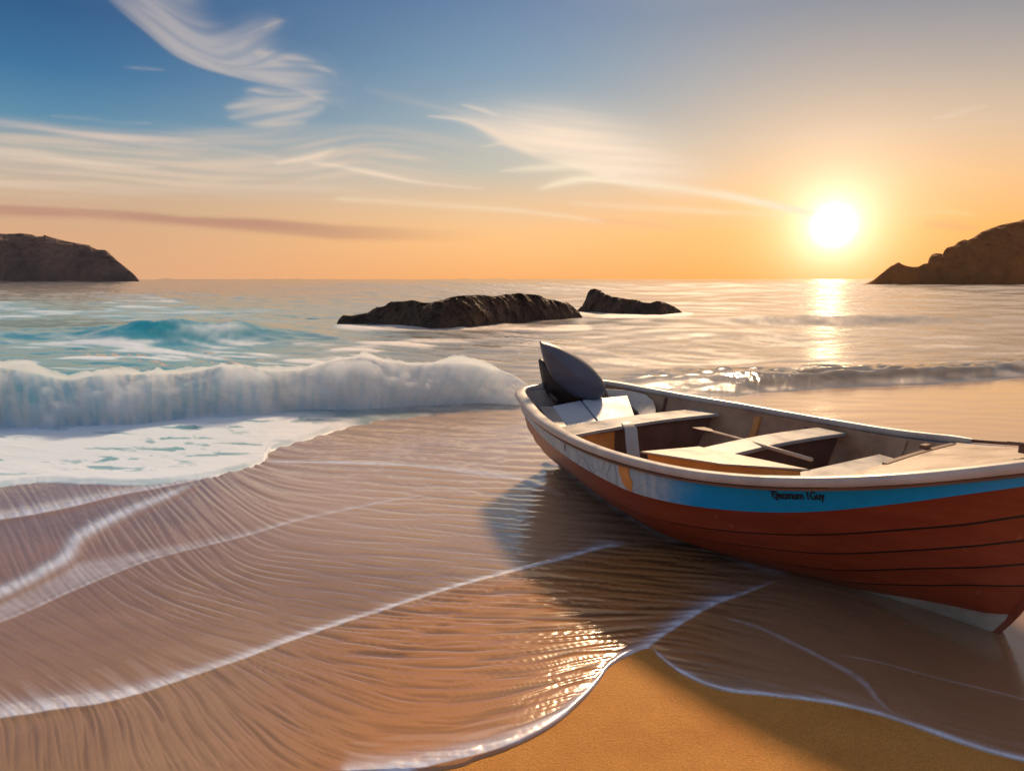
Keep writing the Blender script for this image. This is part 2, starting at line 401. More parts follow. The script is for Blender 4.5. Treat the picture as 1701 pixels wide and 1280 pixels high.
co2, q2, at2 = compact(co, grid_quads(*PX.shape, keep=keep), {'foam': full(foam).ravel(), 'tint': tint.ravel(), 'trough': full(sstep(.15, 1.0, -rip) * np.clip(amp, 0, 1) * sstep(2, 16, ramp_px(CX, [(p[0], p[1]) for p in sm_poly([(a, b, 0) for a, b in SWASH_EDGE], 6)]) - CY)).ravel(),
  'gold': full(sstep(1120, 1350, CX) * sstep(830, 770, CY)).ravel(), 'sky_sheen': full(sstep(250, 600, CX) * sstep(1050, 900, CX) * sstep(1000, 800, CY)).ravel()})

def m_swash(t, p):
    o = t.obj()
    n = t.noise(t.mapping(o, (1.0, 1.0, 1.0)), 1.3, 5, 0.6)
    base = t.mix(t.mr(n, 0.3, 0.7), (0.25, 0.155, 0.098), (0.34, 0.22, 0.145))
    base = t.mix(t.attr('sky_sheen'), base, (0.58, 0.40, 0.255))  # paler, warmer base standing in for sky reflected on the wet sand
    base = t.mix(t.attr('gold'), base, (0.66, 0.36, 0.13))  # mirrored golden sky put into the base colour behind the boat
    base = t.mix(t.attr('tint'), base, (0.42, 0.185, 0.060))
    g = t.noise(o, 420, 2, 0.6)
    base = t.mix(t.mr(g, 0.35, 0.65, 0.0, 0.35), base, (0.17, 0.10, 0.06))
    base = t.mix(t.math('MULTIPLY', t.attr('trough'), .75), base, (0.075, 0.038, 0.022))  # darker brown in the ripple troughs
    f = t.attr('foam'); base = t.mix(f, base, (0.64, 0.72, 0.90))
    t.put(p['Base Color'], base)
    t.put(p['Roughness'], t.mr(f, 0.0, 0.9, 0.17, 0.32)); p['IOR'].default_value = 1.45
    p['Coat Weight'].default_value = 0.9; p['Coat Roughness'].default_value = 0.13; p['Coat IOR'].default_value = 1.5
    t.put(p['Normal'], t.bump(t.noise(o, 90, 4, 0.6), 0.10, 0.002))
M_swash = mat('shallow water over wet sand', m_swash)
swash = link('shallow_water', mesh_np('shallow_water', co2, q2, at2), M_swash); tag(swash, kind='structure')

# the sand under everything: the same fan, without the water's relief, reaching behind the camera
xs2 = np.concatenate([-np.geomspace(40000, 300, 26), np.arange(-260, 1960, 5.0), np.geomspace(2000, 41000, 26)])
ys2 = np.concatenate([np.arange(560, 1340, 3.2), np.geomspace(1345, 6800, 24)])
SX, SY = np.meshgrid(xs2, ys2); sx, sy = ground(SX, SY)
sz = (fbm(sx * 1.7, sy * 1.7, 4, 11) - 0.5) * 0.004
co = np.stack([sx, sy, sz], -1).reshape(-1, 3); q = grid_quads(*SX.shape)
ex = np.array([[-4000, -4000, -.03], [4000, -4000, -.03], [4000, 11, -.03], [-4000, 11, -.03]]); b = len(co)
co = np.concatenate([co, ex]); q = np.concatenate([q, [[b, b + 1, b + 2, b + 3]]])
def m_sand(t, p):
    o = t.obj()
    n = t.noise(o, 2.2, 5, 0.6); g = t.noise(o, 260, 3, 0.65); g2 = t.noise(o, 90, 4, 0.6)
    c = t.mix(t.mr(n, 0.3, 0.7), (0.72, 0.30, 0.058), (0.86, 0.40, 0.090))
    c = t.mix(t.mr(g, 0.50, 0.68, 0.0, 0.6), c, (0.22, 0.10, 0.03))
    c = t.mix(t.mr(g, 0.45, 0.30, 0.0, 0.5), c, (0.62, 0.40, 0.20))
    t.put(p['Base Color'], c); p['Roughness'].default_value = 0.62; p['IOR'].default_value = 1.33
    b1 = t.bump(g2, 0.8, 0.016); t.put(p['Normal'], t.bump(g, 1.0, 0.009, b1))
M_sand = mat('damp golden sand', m_sand)
sand = link('sand', mesh_np('sand', co, q), M_sand); tag(sand, kind='structure')

# ------------------------------------------------------------------ sea
xs3 = np.concatenate([-np.geomspace(12000, 340, 16), np.arange(-300, 2010, 1.9), np.geomspace(2060, 14000, 16)])
ys3 = np.concatenate([464 + np.geomspace(0.03, 1.6, 8), np.arange(466, 530, 0.75), np.arange(530, 640, 1.1), np.arange(640, 905, 1.5)])
QX, QY = np.meshgrid(xs3, ys3); kx = (xs3 > -301) & (xs3 < 2011)
KX, KY = QX[:, kx], QY[:, kx]
# rows are uneven, so smear in index space: near-horizontal streaks
ri = np.arange(len(ys3))[:, None] + 0 * KX
a3 = (fbm(KX / 160, ri / 40, 3, 21) - 0.5) * 0.35 + 0.05
s_f = nrm(lic(band(KX.shape, 0.9, 1.8, 8), a3, 10)); s_m = nrm(lic(band(KX.shape, 1.6, 3.4, 9), a3, 22)); s_l = nrm(lic(band(KX.shape, 3.2, 7.0, 10), a3, 40))
wfar = sstep(560, 480, KY)
rs = wfar * (0.8 * s_f + 0.5 * s_m) + (1 - wfar) * (0.35 * s_f + 0.6 * s_m + 0.6 * s_l)
X3, Y3 = ground(KX, KY); foot3 = Y3 ** 2 / (FPX * CAMH); vpx = Y3 / FPX
lowf = fbm(KX / 260, ri / 30, 4, 41)
z3 = rs * np.minimum(foot3 * 0.085, vpx * 0.8) * (1 - .35 * sstep(800, 1100, KX)) * (0.45 + 0.9 * lowf)
def swell(crest, base_off, hpx, front, rear):
    """crest: [(px, py of the foot line, height factor)]"""
    cyy = ramp_px(KX, [(c[0], c[1]) for c in crest]); hf = np.interp(KX, [c[0] for c in crest], [c[2] for c in crest])
    d = KY - cyy            # + towards the camera
    prof = np.where(d > 0, np.exp(-(d / front) ** 2), np.exp(-(d / rear) ** 2))
    return prof * hf * hpx * vpx, prof * hf
teal_sw, teal_m = swell([(-300, 560, .5), (0, 556, .35), (120, 556, .4), (200, 560, .8), (300, 560, 1.0), (380, 560, 1.0), (440, 560, .6), (520, 560, .25), (600, 560, 0), (2000, 560, 0)], 0, 26, 11, 16)
rt_sw, rt_m = swell([(-300, 640, 0), (900, 646, 0), (1040, 640, .35), (1100, 634, .7), (1250, 634, 1), (1500, 628, 1), (1700, 620, 1), (2010, 612, 1)], 0, 15, 18, 16)
md_sw, md_m = swell([(-300, 535, 0), (1120, 533, 0), (1250, 533, .7), (1400, 535, 1), (1550, 533, .6), (1650, 530, .2), (2010, 530, .2)], 0, 12, 5, 9)
m2_sw, m2_m = swell([(-300, 560, 0), (1020, 556, 0), (1150, 556, .6), (1300, 560, .5), (1420, 560, .1), (2010, 560, 0)], 0, 8, 5, 9)
l2_sw, l2_m = swell([(-300, 512, 1), (0, 510, .8), (60, 508, .5), (110, 508, 0), (2010, 510, 0)], 0, 9, 4, 6)
lumps = 0.75 + 0.5 * fbm(KX / 60, ri / 12, 4, 51)
z3 = z3 + (teal_sw + md_sw + m2_sw + l2_sw) * lumps + rt_sw * (0.75 + 0.45 * fbm(KX / 240, ri / 14, 3, 52)) + rt_m * (s_f * 0.9 + s_m * 1.1 + 0.7 * s_l) * vpx
EDGE = [(-12000, 1000), (-300, 845), (0, 812), (60, 803), (150, 806), (240, 807), (330, 800), (400, 782), (440, 768), (449, 752), (470, 743), (520, 729), (575, 713), (640, 699), (860, 678), (900, 672),
        (1197, 661), (1222, 660), (1250, 655), (1317, 652), (1400, 646), (1475, 644), (1530, 641), (1605, 636), (1701, 629), (2010, 612), (14000, 560)]
edge3 = ramp_px(KX, EDGE) + 5 * (fbm(KX / 40, KX * 0, 4, 61) - 0.5)
e = edge3 - KY
lip = np.exp(-((e - 6) / 6) ** 2) * 3.0 * vpx * sstep(700, 560, KX)
z3 = z3 * sstep(0, 14, e) + 0.012 + 0.016 * sstep(0, 10, e) + lip * 0.4 - 0.05 * sstep(1, -4, e)
# foam and colour masks
st = 0.5 + 0.5 * np.tanh(0.9 * s_l + 0.6 * s_m); pat = fbm(KX / 120, ri / 9, 5, 71)
Lm = sstep(1000, 350, KX)
wash = sstep(2, 12, e) * sstep(660, 480, KX) * sstep(675, 700, KY)                      # foam sheet in front of the breaker
fm = wash * np.clip(0.36 + 1.15 * sstep(.42, .62, fbm(KX / 70 + pat * 3, ri / 6 + pat, 6, 73, ridged=True) + .05 * np.tanh(s_l) + .03 * s_m) * (.55 + .5 * pat) + 0.14 * np.tanh(s_l), 0, .95) + sstep(660, 480, KX) * sstep(690, 700, KY) * np.exp(-((e - 10) / 12) ** 2) * 0.5
behind = sstep(540, 575, KY) * sstep(640, 600, KY) * sstep(960, 640, KX)
fm = np.maximum(fm, behind * (0.10 + 0.85 * sstep(0.44, 0.60, pat) * st + 0.1 * st))
milk = sstep(470, 500, KY) * sstep(575, 535, KY) * sstep(700, 200, KX)
fm = np.maximum(fm, milk * (0.10 + 0.75 * sstep(0.42, 0.6, pat) * st))
mid = sstep(500, 560, KY) * sstep(650, 610, KY) * sstep(450, 700, KX)
fm = np.maximum(fm, mid * (0.20 + 0.35 * sstep(0.4, 0.65, pat) * st))
fm = np.maximum(fm, (0.30 + 0.22 * (pat - .5) + 0.10 * np.tanh(s_m)) * sstep(464, 474, KY) * sstep(100, 800, KX))  # milky cover on the far sea, painted in for reflected peach sky
fm = np.maximum(fm, sstep(26, 8, e) * sstep(640, 560, KX) * (0.6 + 0.3 * st))
fm *= 1 - 0.92 * np.clip(teal_m * 1.25, 0, 1) * sstep(0.9, 0.5, pat)
fm = fm * (1 - 0.85 * rt_m) + rt_m * sstep(0.56, 0.68, pat) * 0.35 * st
for rx0, rx1, ry in ((560, 975, 546), (955, 1140, 524)):                                # wash round the rocks
    mm = np.exp(-((KY - ry) / 6.0) ** 2) * sstep(rx0 - 30, rx0 + 20, KX) * sstep(rx1 + 30, rx1 - 10, KX)
    fm = np.maximum(fm, mm * (0.45 + 0.6 * st))
fm = np.maximum(fm, sstep(1180, 1240, KX) * np.exp(-((e - 4) / 3.0) ** 2) * 0.55 * st)
def full3(core, fill=0.0):
    o = np.empty(QX.shape); o[:, kx] = core; i0 = np.argmax(kx); i1 = len(kx) - np.argmax(kx[::-1])
    o[:, :i0] = core[:, :1]; o[:, i1:] = core[:, -1:]; return o
x3, y3 = ground(QX, QY)
co = np.stack([x3, y3, full3(z3)], -1).reshape(-1, 3)
keep = (ramp_px(QX, EDGE) + 0.0 * QY - QY)[:-1, :-1] > -9
tealm = full3(sstep(900, 250, KX) * sstep(474, 520, KY))
co2, q2, at2 = compact(co, grid_quads(*QX.shape, keep=keep), {'foam': np.clip(full3(fm), 0, 1).ravel(), 'teal': tealm.ravel()})
def m_sea(t, p):
    f = t.attr('foam'); tl = t.attr('teal')
    deep = t.mix(tl, (0.10, 0.095, 0.10), (0.006, 0.26, 0.34))
    base = t.mix(f, deep, t.mix(tl, (0.80, 0.70, 0.62), (0.66, 0.78, 0.92))); t.put(p['Base Color'], base)
    t.put(p['Roughness'], t.mr(f, 0.0, 0.8, 0.13, 0.5)); p['IOR'].default_value = 1.34
    o = t.node('ShaderNodeNewGeometry').outputs['Position']
    t.put(p['Normal'], t.bump(t.noise(t.mapping(o, (0.5, 1.6, 1)), 2.2, 6, 0.62), 0.16, 0.05))
M_sea = mat('milky sea water', m_sea)
sea = link('sea', mesh_np('sea', co2, q2, at2), M_sea); tag(sea, kind='structure')

# ------------------------------------------------------------------ breaking wave
TOP = [(-420, 606), (-200, 600), (0, 614), (53, 622), (122, 637), (175, 627), (238, 627), (317, 625), (370, 614), (413, 611), (450, 622), (502, 619), (555, 603), (608, 596), (635, 603), (688, 609), (741, 606), (793, 609), (846, 622), (873, 638), (905, 662)]
FOOT = [(-420, 735), (-200, 722), (0, 714), (132, 710), (212, 710), (291, 700), (370, 692), (434, 693), (476, 684), (582, 683), (688, 678), (793, 672), (868, 675), (905, 674)]
wxs = np.arange(-420, 905, 1.5); nv = 130
V, U = np.meshgrid(np.linspace(0, 1, nv), wxs, indexing='ij')
topy = blur(np.interp(U, *zip(*TOP))[:1], 6, 0).repeat(nv, 0); footy = blur(np.interp(U, *zip(*FOOT))[:1], 8, 0).repeat(nv, 0)
fx, fy = ground(U, footy)
Hw = (footy - topy) * fy / FPX * 1.03
# profile: depth behind the foot line (fraction of height) and height
prof_d = np.interp(V, [0, .05, .15, .35, .55, .68, .80, .90, 1], [-.10, -.02, .06, .10, .16, .34, .75, 1.5, 2.6])
prof_z = np.interp(V, [0, .05, .15, .35, .55, .68, .80, .90, 1], [-.03, .05, .20, .52, .84, .99, .97, .72, .10])
prof_d = blur(prof_d, 0, 5); prof_z = blur(prof_z, 0, 5)
strk = nrm(lic(band(U.shape, 2.2, 5.5, 14), np.full(U.shape, R(90.0)) + 0.25 * (fbm(U / 60, V * 3, 3, 15) - 0.5) - 0.35 * sstep(450, 850, U), 36))
lump = fbm(U / 42 + 0.8 * V, V * 3.2, 5, 16) - 0.5; lump2 = fbm(U / 130, V * 2 + 3, 3, 19) - 0.5
face = np.sin(np.pi * np.clip(V * 1.1, 0, 1)) ** 0.7
disp = (0.20 * lump + 0.22 * lump2 + 0.012 * strk) * face * Hw
wy_ = fy + prof_d * Hw - disp * 1.2; wz_ = prof_z * Hw + disp * 0.35 + 0.005
wx_ = fx * (wy_ / fy)
soft = sstep(0.50, 0.64, V) * sstep(1.0, 0.80, V)
tw = np.clip(sstep(620, 150, U) * (0.20 + 1.4 * (fbm(U / 50, V * 1.4, 4, 17) - 0.35)) + 0.22 * np.tanh(strk), 0, 1)  # teal water, plus the wave's blue shading painted into its colour
mist = np.clip(fbm(U / 24, V * 10, 5, 18) * 1.5 - 0.35, 0, 1)
opac = 1 - sstep(0.62, 0.97, V) * (0.35 + 0.5 * mist) - 0.5 * (1 - sstep(0, 0.05, V))
opac *= sstep(903, 850, U) * (1 - .55 * sstep(.70, .80, V))
me = mesh_np('breaking_wave', np.stack([wx_, wy_, wz_], -1).reshape(-1, 3), grid_quads(*U.shape, flip=True), {'teal': tw.ravel(), 'opac': np.clip(opac, 0, 1).ravel()})
def m_wave(t, p):
    o = t.obj()
    base = t.mix(t.attr('teal'), (0.95, 0.95, 0.96), (0.04, 0.36, 0.66))
    n = t.noise(t.mapping(o, (5, 3, 1.2)), 1.6, 6, 0.6)
    base = t.mix(t.mr(n, 0.42, 0.7, 0.0, 0.25), base, (0.44, 0.56, 0.74))
    t.put(p['Base Color'], base); p['Roughness'].default_value = 0.85; p['IOR'].default_value = 1.2
    p['Subsurface Weight'].default_value = 0.0
    t.put(p['Alpha'], t.attr('opac'))
    tr = t.node('ShaderNodeBsdfTranslucent'); t.put(tr.inputs['Color'], t.mix(t.attr('teal'), (0.96, 0.92, 0.90), (0.25, 0.75, 0.88)))
    t.put(p['Normal'], t.bump(t.noise(t.mapping(o, (6, 6, 2.0)), 3, 6, 0.6), 0.25, 0.05))
    mx = t.node('ShaderNodeMixShader'); mx.inputs[0].default_value = 0.60; ta = t.node('ShaderNodeMixShader'); tp = t.node('ShaderNodeBsdfTransparent')
    t.l.new(t.p.outputs[0], mx.inputs[1]); t.l.new(tr.outputs[0], mx.inputs[2])
    t.put(ta.inputs[0], t.attr('opac')); t.l.new(tp.outputs[0], ta.inputs[1]); t.l.new(mx.outputs[0], ta.inputs[2]); t.l.new(ta.outputs[0], t.out.inputs[0])
    p['Alpha'].default_value = 1.0
    for l in list(t.l):
        if l.to_socket == p['Alpha']: t.l.remove(l)
M_wave = mat('white breaking water', m_wave)
bw = link('breaking_wave', me, M_wave); tag(bw, kind='structure')
# the mist thrown up by the breaking water: one closed lumpy body of fine white spray
nb = 46; sxs = np.arange(-420, 902, 4.0)
V2, U2 = np.meshgrid(np.linspace(0, 1, nb), sxs, indexing='ij')
pz2 = np.interp(V2[:, 0], np.linspace(0, 1, nv), prof_z[:, 0])[:, None]; pd2 = np.interp(V2[:, 0], np.linspace(0, 1, nv), prof_d[:, 0])[:, None]
ix = np.clip(((U2[0] - wxs[0]) / 1.5).astype(int), 0, len(wxs) - 1); fy2 = fy[0][ix][None]; fx2 = fx[0][ix][None]; H2 = Hw[0][ix][None]
m1 = fbm(U2 / 55, V2 * 4, 4, 28); m2 = fbm(U2 / 21 + 3, V2 * 9, 3, 29); endf = sstep(900, 800, U2) * sstep(-420, -380, U2)
puff = (0.02 + 0.55 * np.clip(m1 - .40, 0, 1) + 0.34 * np.clip(m2 - .42, 0, 1)) * endf
fac2 = np.sin(np.pi * np.clip(V2, 0, 1)) ** 0.8
sy2 = fy2 + (pd2 - (puff * 1.5) * sstep(.75, .35, V2)) * H2; sz2 = (pz2 * (0.97 + .05 * endf) + puff * 0.85 * fac2) * H2
sz2 = np.where(V2 == 0, -0.03, sz2); sz2 = np.where(V2 == 1, -0.03, sz2)
qd = grid_quads(*U2.shape, flip=True); nc_ = len(sxs); a0 = np.arange(nc_ - 1); last_ = (nb - 1) * nc_
qd = np.concatenate([qd, np.stack([a0, a0 + 1, last_ + a0 + 1, last_ + a0], -1)[:, ::-1][:, ::-1]])
V_, F_ = np.stack([fx2 * sy2 / fy2, sy2, sz2], -1).reshape(-1, 3), [tuple(map(int, q_)) for q_ in qd]
for c_ in (0, nc_ - 1):
    cap = tuple(int(r_ * nc_ + c_) for r_ in range(nb)); F_.append(cap if c_ == 0 else cap[::-1])
me = bpy.data.meshes.new('spray'); me.from_pydata([tuple(map(float, v_)) for v_ in V_], [], F_); me.update()
import bmesh
bm_ = bmesh.new(); bm_.from_mesh(me); bmesh.ops.recalc_face_normals(bm_, faces=bm_.faces); bm_.to_mesh(me); bm_.free()
ms = bpy.data.materials.new('fine white spray'); ms.use_nodes = True; t = NT(ms.node_tree); t.n.clear()
o_ = t.node('ShaderNodeOutputMaterial'); pv = t.node('ShaderNodeVolumePrincipled'); pv.inputs['Color'].default_value = (.88, .94, .99, 1)
pv.inputs['Density'].default_value = 5.0; pv.inputs['Anisotropy'].default_value = .35; t.l.new(pv.outputs[0], o_.inputs['Volume'])
o = link('spray', me, ms); tag(o, kind='stuff')

# ------------------------------------------------------------------ clouds (thin cirrus sheet far outside the scene)
cxs = np.arange(-420, 2120, 2.3); cys = np.arange(-180, 456, 1.7)
GX, GY = np.meshgrid(cxs, cys)
CF = [(250, 60, 48), (320, 120, 35), (420, 150, 30), (450, 40, -28), (430, 80, -40), (480, 190, -12), (430, 185, -18), (520, 120, 12), (100, 215, 6), (400, 250, 2), (100, 240, 8), (540, 255, -20), (650, 295, 14), (250, 290, 7), (700, 340, 4),
      (100, 350, 3), (500, 375, 5), (760, 205, 18), (820, 240, 28), (900, 220, 10), (1000, 260, 6), (980, 300, -4), (930, 310, -12), (1100, 310, 6), (1250, 335, 14), (1330, 355, 14), (1000, 350, 6), (1600, 190, -10), (1550, 360, 8), (1400, 100, 0), (800, 430, 0), (0, 440, 0)]
ca = dirfield(GX, GY, CF)
c1 = nrm(lic(band(GX.shape, 1.4, 4.5, 81), ca, 46)); c2 = nrm(lic(band(GX.shape, 4, 14, 82), ca, 60)); cs = 0.5 + 0.5 * np.tanh(0.95 * c1 + 0.6 * c2)
def blob(pts, soft_x, soft_y):
    P = sm_poly(pts, 6); n = len(P); inside_ = np.zeros(GX.shape, bool); j = n - 1
    for i in range(n):
        xi, yi = P[i]; xj, yj = P[j]
        cnd = ((yi > GY) != (yj > GY)); inside_ ^= cnd & (GX < (xj - xi) * (GY - yi) / (yj - yi + 1e-9) + xi); j = i
    return blur(inside_.astype(float), soft_x, soft_y)
def ribbon(pl, lo_soft=0.8, hi_soft=1.0):
    s, wd = pdist(GX, GY, pl); wd = np.maximum(wd, 0.5)
    m = np.where(s > 0, np.exp(-(s / (wd * hi_soft)) ** 2), np.exp(-(s / (wd * lo_soft)) ** 2)); return np.where(np.abs(s) < 80, m, 0)
warm = np.array(lin(252, 226, 200)); pale = np.array(lin(218, 205, 196)); rose = np.array(lin(176, 128, 112)); gold = np.array(lin(255, 226, 170))
alpha = np.zeros(GX.shape); colr = np.zeros(GX.shape + (3,))
def over(a, c):
    global alpha, colr
    a = np.clip(a, 0, 1); na = a + alpha * (1 - a)
    colr = (np.asarray(c) * a[..., None] + colr * (alpha * (1 - a))[..., None]) / np.maximum(na, 1e-6)[..., None]; alpha = na
# veil over the lower left sky
v = sstep(195, 260, GY + 12 * c2 * 0.5) * sstep(345, 300, GY) * sstep(900, 500, GX); over(v * (0.22 + 0.50 * cs), pale * np.array([1.12, .98, .82]))
over(ribbon([(-420, 195, 5), (0, 207, 8), (120, 222, 9), (250, 236, 9), (330, 242, 6), (460, 262, 4)], .6, 1.0) * (0.25 + 0.5 * cs), pale * np.array([1.08, .98, .92]))
over(ribbon([(-300, 250, 3), (0, 256, 4), (140, 270, 4), (260, 278, 2)], .6, 1.2) * 0.4, warm)
# great swoosh
sw = blob([(180, -20), (235, 45), (300, 98), (380, 125), (480, 146), (512, 160), (505, 140), (470, 110), (445, 90), (420, 72), (440, 55), (430, 30), (380, 60), (330, 30), (310, -20)], 9, 7)
s_, wd_ = pdist(GX, GY, [(150, -30, 6), (190, 10, 6), (235, 48, 6), (300, 98, 8), (380, 126, 8), (480, 147, 7), (515, 160, 5)])
cut = np.where(np.abs(s_) < 85, sstep(-2.5, 1.0, s_), 1.0)
over(sw * cut * (0.26 + 0.26 * cs), pale * .95)
over(np.where(np.abs(s_) < 80, sstep(-1.5, 1.0, s_) * np.exp(-np.maximum(s_, 0) / 22), 0) * sstep(150, 330, GX) * (0.25 + 0.32 * cs), warm * 0.9)
for pl, k in (([(440, 50, 2), (455, 40, 5), (470, 36, 2)], .5), ([(400, 82, 4), (430, 62, 8), (460, 42, 4)], .45), ([(410, 152, 2), (450, 150, 5), (500, 156, 3), (545, 152, 1)], .6),
              ([(380, 180, 3), (430, 172, 8), (480, 172, 9), (530, 160, 4)], .6), ([(385, 196, 3), (440, 194, 8), (500, 190, 7), (535, 178, 3)], .55), ([(400, 204, 1.5), (450, 206, 4), (505, 204, 2)], .5),
              ([(430, 88, 3), (500, 100, 4), (560, 126, 1.5)], .5), ([(440, 98, 5), (490, 118, 5), (540, 124, 2)], .35),
              ([(205, 112, .7), (240, 114, 1.2), (275, 117, .6)], .35), ([(85, 193, 1), (150, 199, 2), (190, 205, 2), (250, 205, 1)], .35),
              ([(640, 258, 1), (680, 262, 2), (710, 263, 1)], .35), ([(610, 150, 3), (700, 172, 4), (790, 190, 2)], .18)):
    over(ribbon(pl, 1.5, 1.7) * k * .8 * (0.25 + 0.75 * cs), warm * 0.9)
over(ribbon([(460, 272, 3), (510, 262, 8), (535, 255, 7), (557, 246, 2)]) * (0.35 + 0.4 * cs), warm * .95)
over(ribbon([(520, 272, 3), (570, 278, 5), (640, 293, 5), (700, 304, 3), (800, 314, 2)], .5, .9) * (0.5 + 0.35 * cs), warm)
# right-hand cloud
cl = blob([(770, 200), (830, 195), (900, 186), (990, 205), (1080, 245), (1150, 300), (1010, 312), (930, 300), (880, 266), (830, 244)], 24, 13)
s_, _w = pdist(GX, GY, [(700, 193, 1), (770, 203, 1), (830, 240, 1), (885, 262, 1), (960, 282, 1), (1100, 330, 1), (1300, 360, 1)])
cut = np.where(np.abs(s_) < 85, sstep(-3, 6, s_), 1.0)
over(cl * (0.25 + 0.75 * cut) * (0.78 + 0.35 * cs), np.array(lin(255, 230, 205)))
over(ribbon([(712, 194, 1.2), (760, 199, 4), (800, 212, 7), (840, 234, 8), (885, 254, 7)], .35, 1.2) * 0.65, warm)
over(ribbon([(768, 174, 1.2), (800, 183, 3), (830, 194, 1)]) * .6, warm)
over(ribbon([(800, 244, 1), (835, 238, 3), (850, 236, 1)]) * .5, warm)
for pl, k in (([(830, 285, 1), (900, 279, 5), (1000, 275, 6), (1060, 282, 2)], .5), ([(895, 315, 1.5), (940, 302, 6), (1000, 292, 4), (1030, 290, 1)], .65), ([(950, 296, 2), (1080, 308, 4), (1180, 322, 5), (1260, 338, 5), (1345, 356, 4)], .8),
              ([(1190, 316, 1), (1260, 332, 3), (1350, 352, 3)], .5), ([(950, 338, 2), (1080, 346, 4), (1200, 352, 4), (1300, 358, 3)], .35), ([(560, 330, 3), (700, 338, 4), (860, 350, 3), (1000, 368, 2)], .35)):
    over(ribbon(pl, 1.1, 1.3) * min(1, k * 1.25) * (0.55 + 0.45 * cs), np.array(lin(255, 236, 205)))
over(ribbon([(1545, 198, 1), (1580, 192, 4), (1610, 183, 4), (1645, 177, 1.5)]) * .45 * (0.4 + 0.6 * cs), warm)
over(ribbon([(1520, 356, 2), (1570, 352, 4), (1620, 358, 2)]) * .35, gold)
over(ribbon([(1540, 372, 5), (1580, 376, 8), (1620, 380, 4)]) * .25, rose * 1.6)
# low rose band
band_ = sstep(0, 5, GY - ramp_px(GX, [(-420, 328), (0, 337), (130, 343), (250, 352), (300, 358), (440, 362), (560, 372), (700, 378), (900, 388)])) * \
        sstep(0, 9, ramp_px(GX, [(-420, 368), (0, 362), (150, 366), (300, 378), (430, 390), (560, 402), (750, 404), (900, 400)]) - GY) * sstep(860, 420, GX)
over(band_ * (0.66 + 0.12 * np.tanh(c2)), lin(182, 134, 118))
over(ribbon([(980, 366, 3), (1050, 370, 4), (1120, 380, 3)]) * .25, rose * 1.9)
fade = sstep(-180, -110, GY) * sstep(452, 430, GY) * sstep(-420, -340, GX) * sstep(2118, 2040, GX)
alpha = (0.35 * alpha + 0.65 * blur(alpha, 3.2, 1.6)) * fade; colr = np.stack([blur(colr[..., k] * 1.0, 2, 1.2) for k in range(3)], -1)
u = (640 - GY) / FPX; r = (GX - 850.5) / FPX
dv = np.stack([r, _c + _s * u, -_s + _c * u], -1); dv /= np.linalg.norm(dv, axis=-1, keepdims=True)
cco = dv * 40000.0; cco[..., 2] += CAMH
colr4 = np.concatenate([colr, alpha[..., None]], -1)
keepc = (blur(alpha, 2, 2)[:-1, :-1] > 0.004)
ccq = grid_quads(*GX.shape, keep=keepc)
cc, qq, aa = compact(cco.reshape(-1, 3), ccq, {'col_cloud': colr4.reshape(-1, 4), 'cover': alpha.ravel()})
me = mesh_np('clouds', cc, qq, {'col_cloud': aa['col_cloud'], 'cover': aa['cover']})
mc = bpy.data.materials.new('thin cirrus'); mc.use_nodes = True; t = NT(mc.node_tree); t.n.clear()
o_ = t.node('ShaderNodeOutputMaterial'); em = t.node('ShaderNodeEmission'); t.put(em.inputs['Color'], t.attr('col_cloud', 'Color')); em.inputs['Strength'].default_value = 1.0
tp = t.node('ShaderNodeBsdfTransparent'); mx = t.node('ShaderNodeMixShader'); t.put(mx.inputs[0], t.attr('cover')); t.l.new(tp.outputs[0], mx.inputs[1]); t.l.new(em.outputs[0], mx.inputs[2]); t.l.new(mx.outputs[0], o_.inputs[0])
mc.cycles.emission_sampling = 'NONE'
clouds = link('sky', me, mc); tag(clouds, kind='structure'); clouds.visible_shadow = True

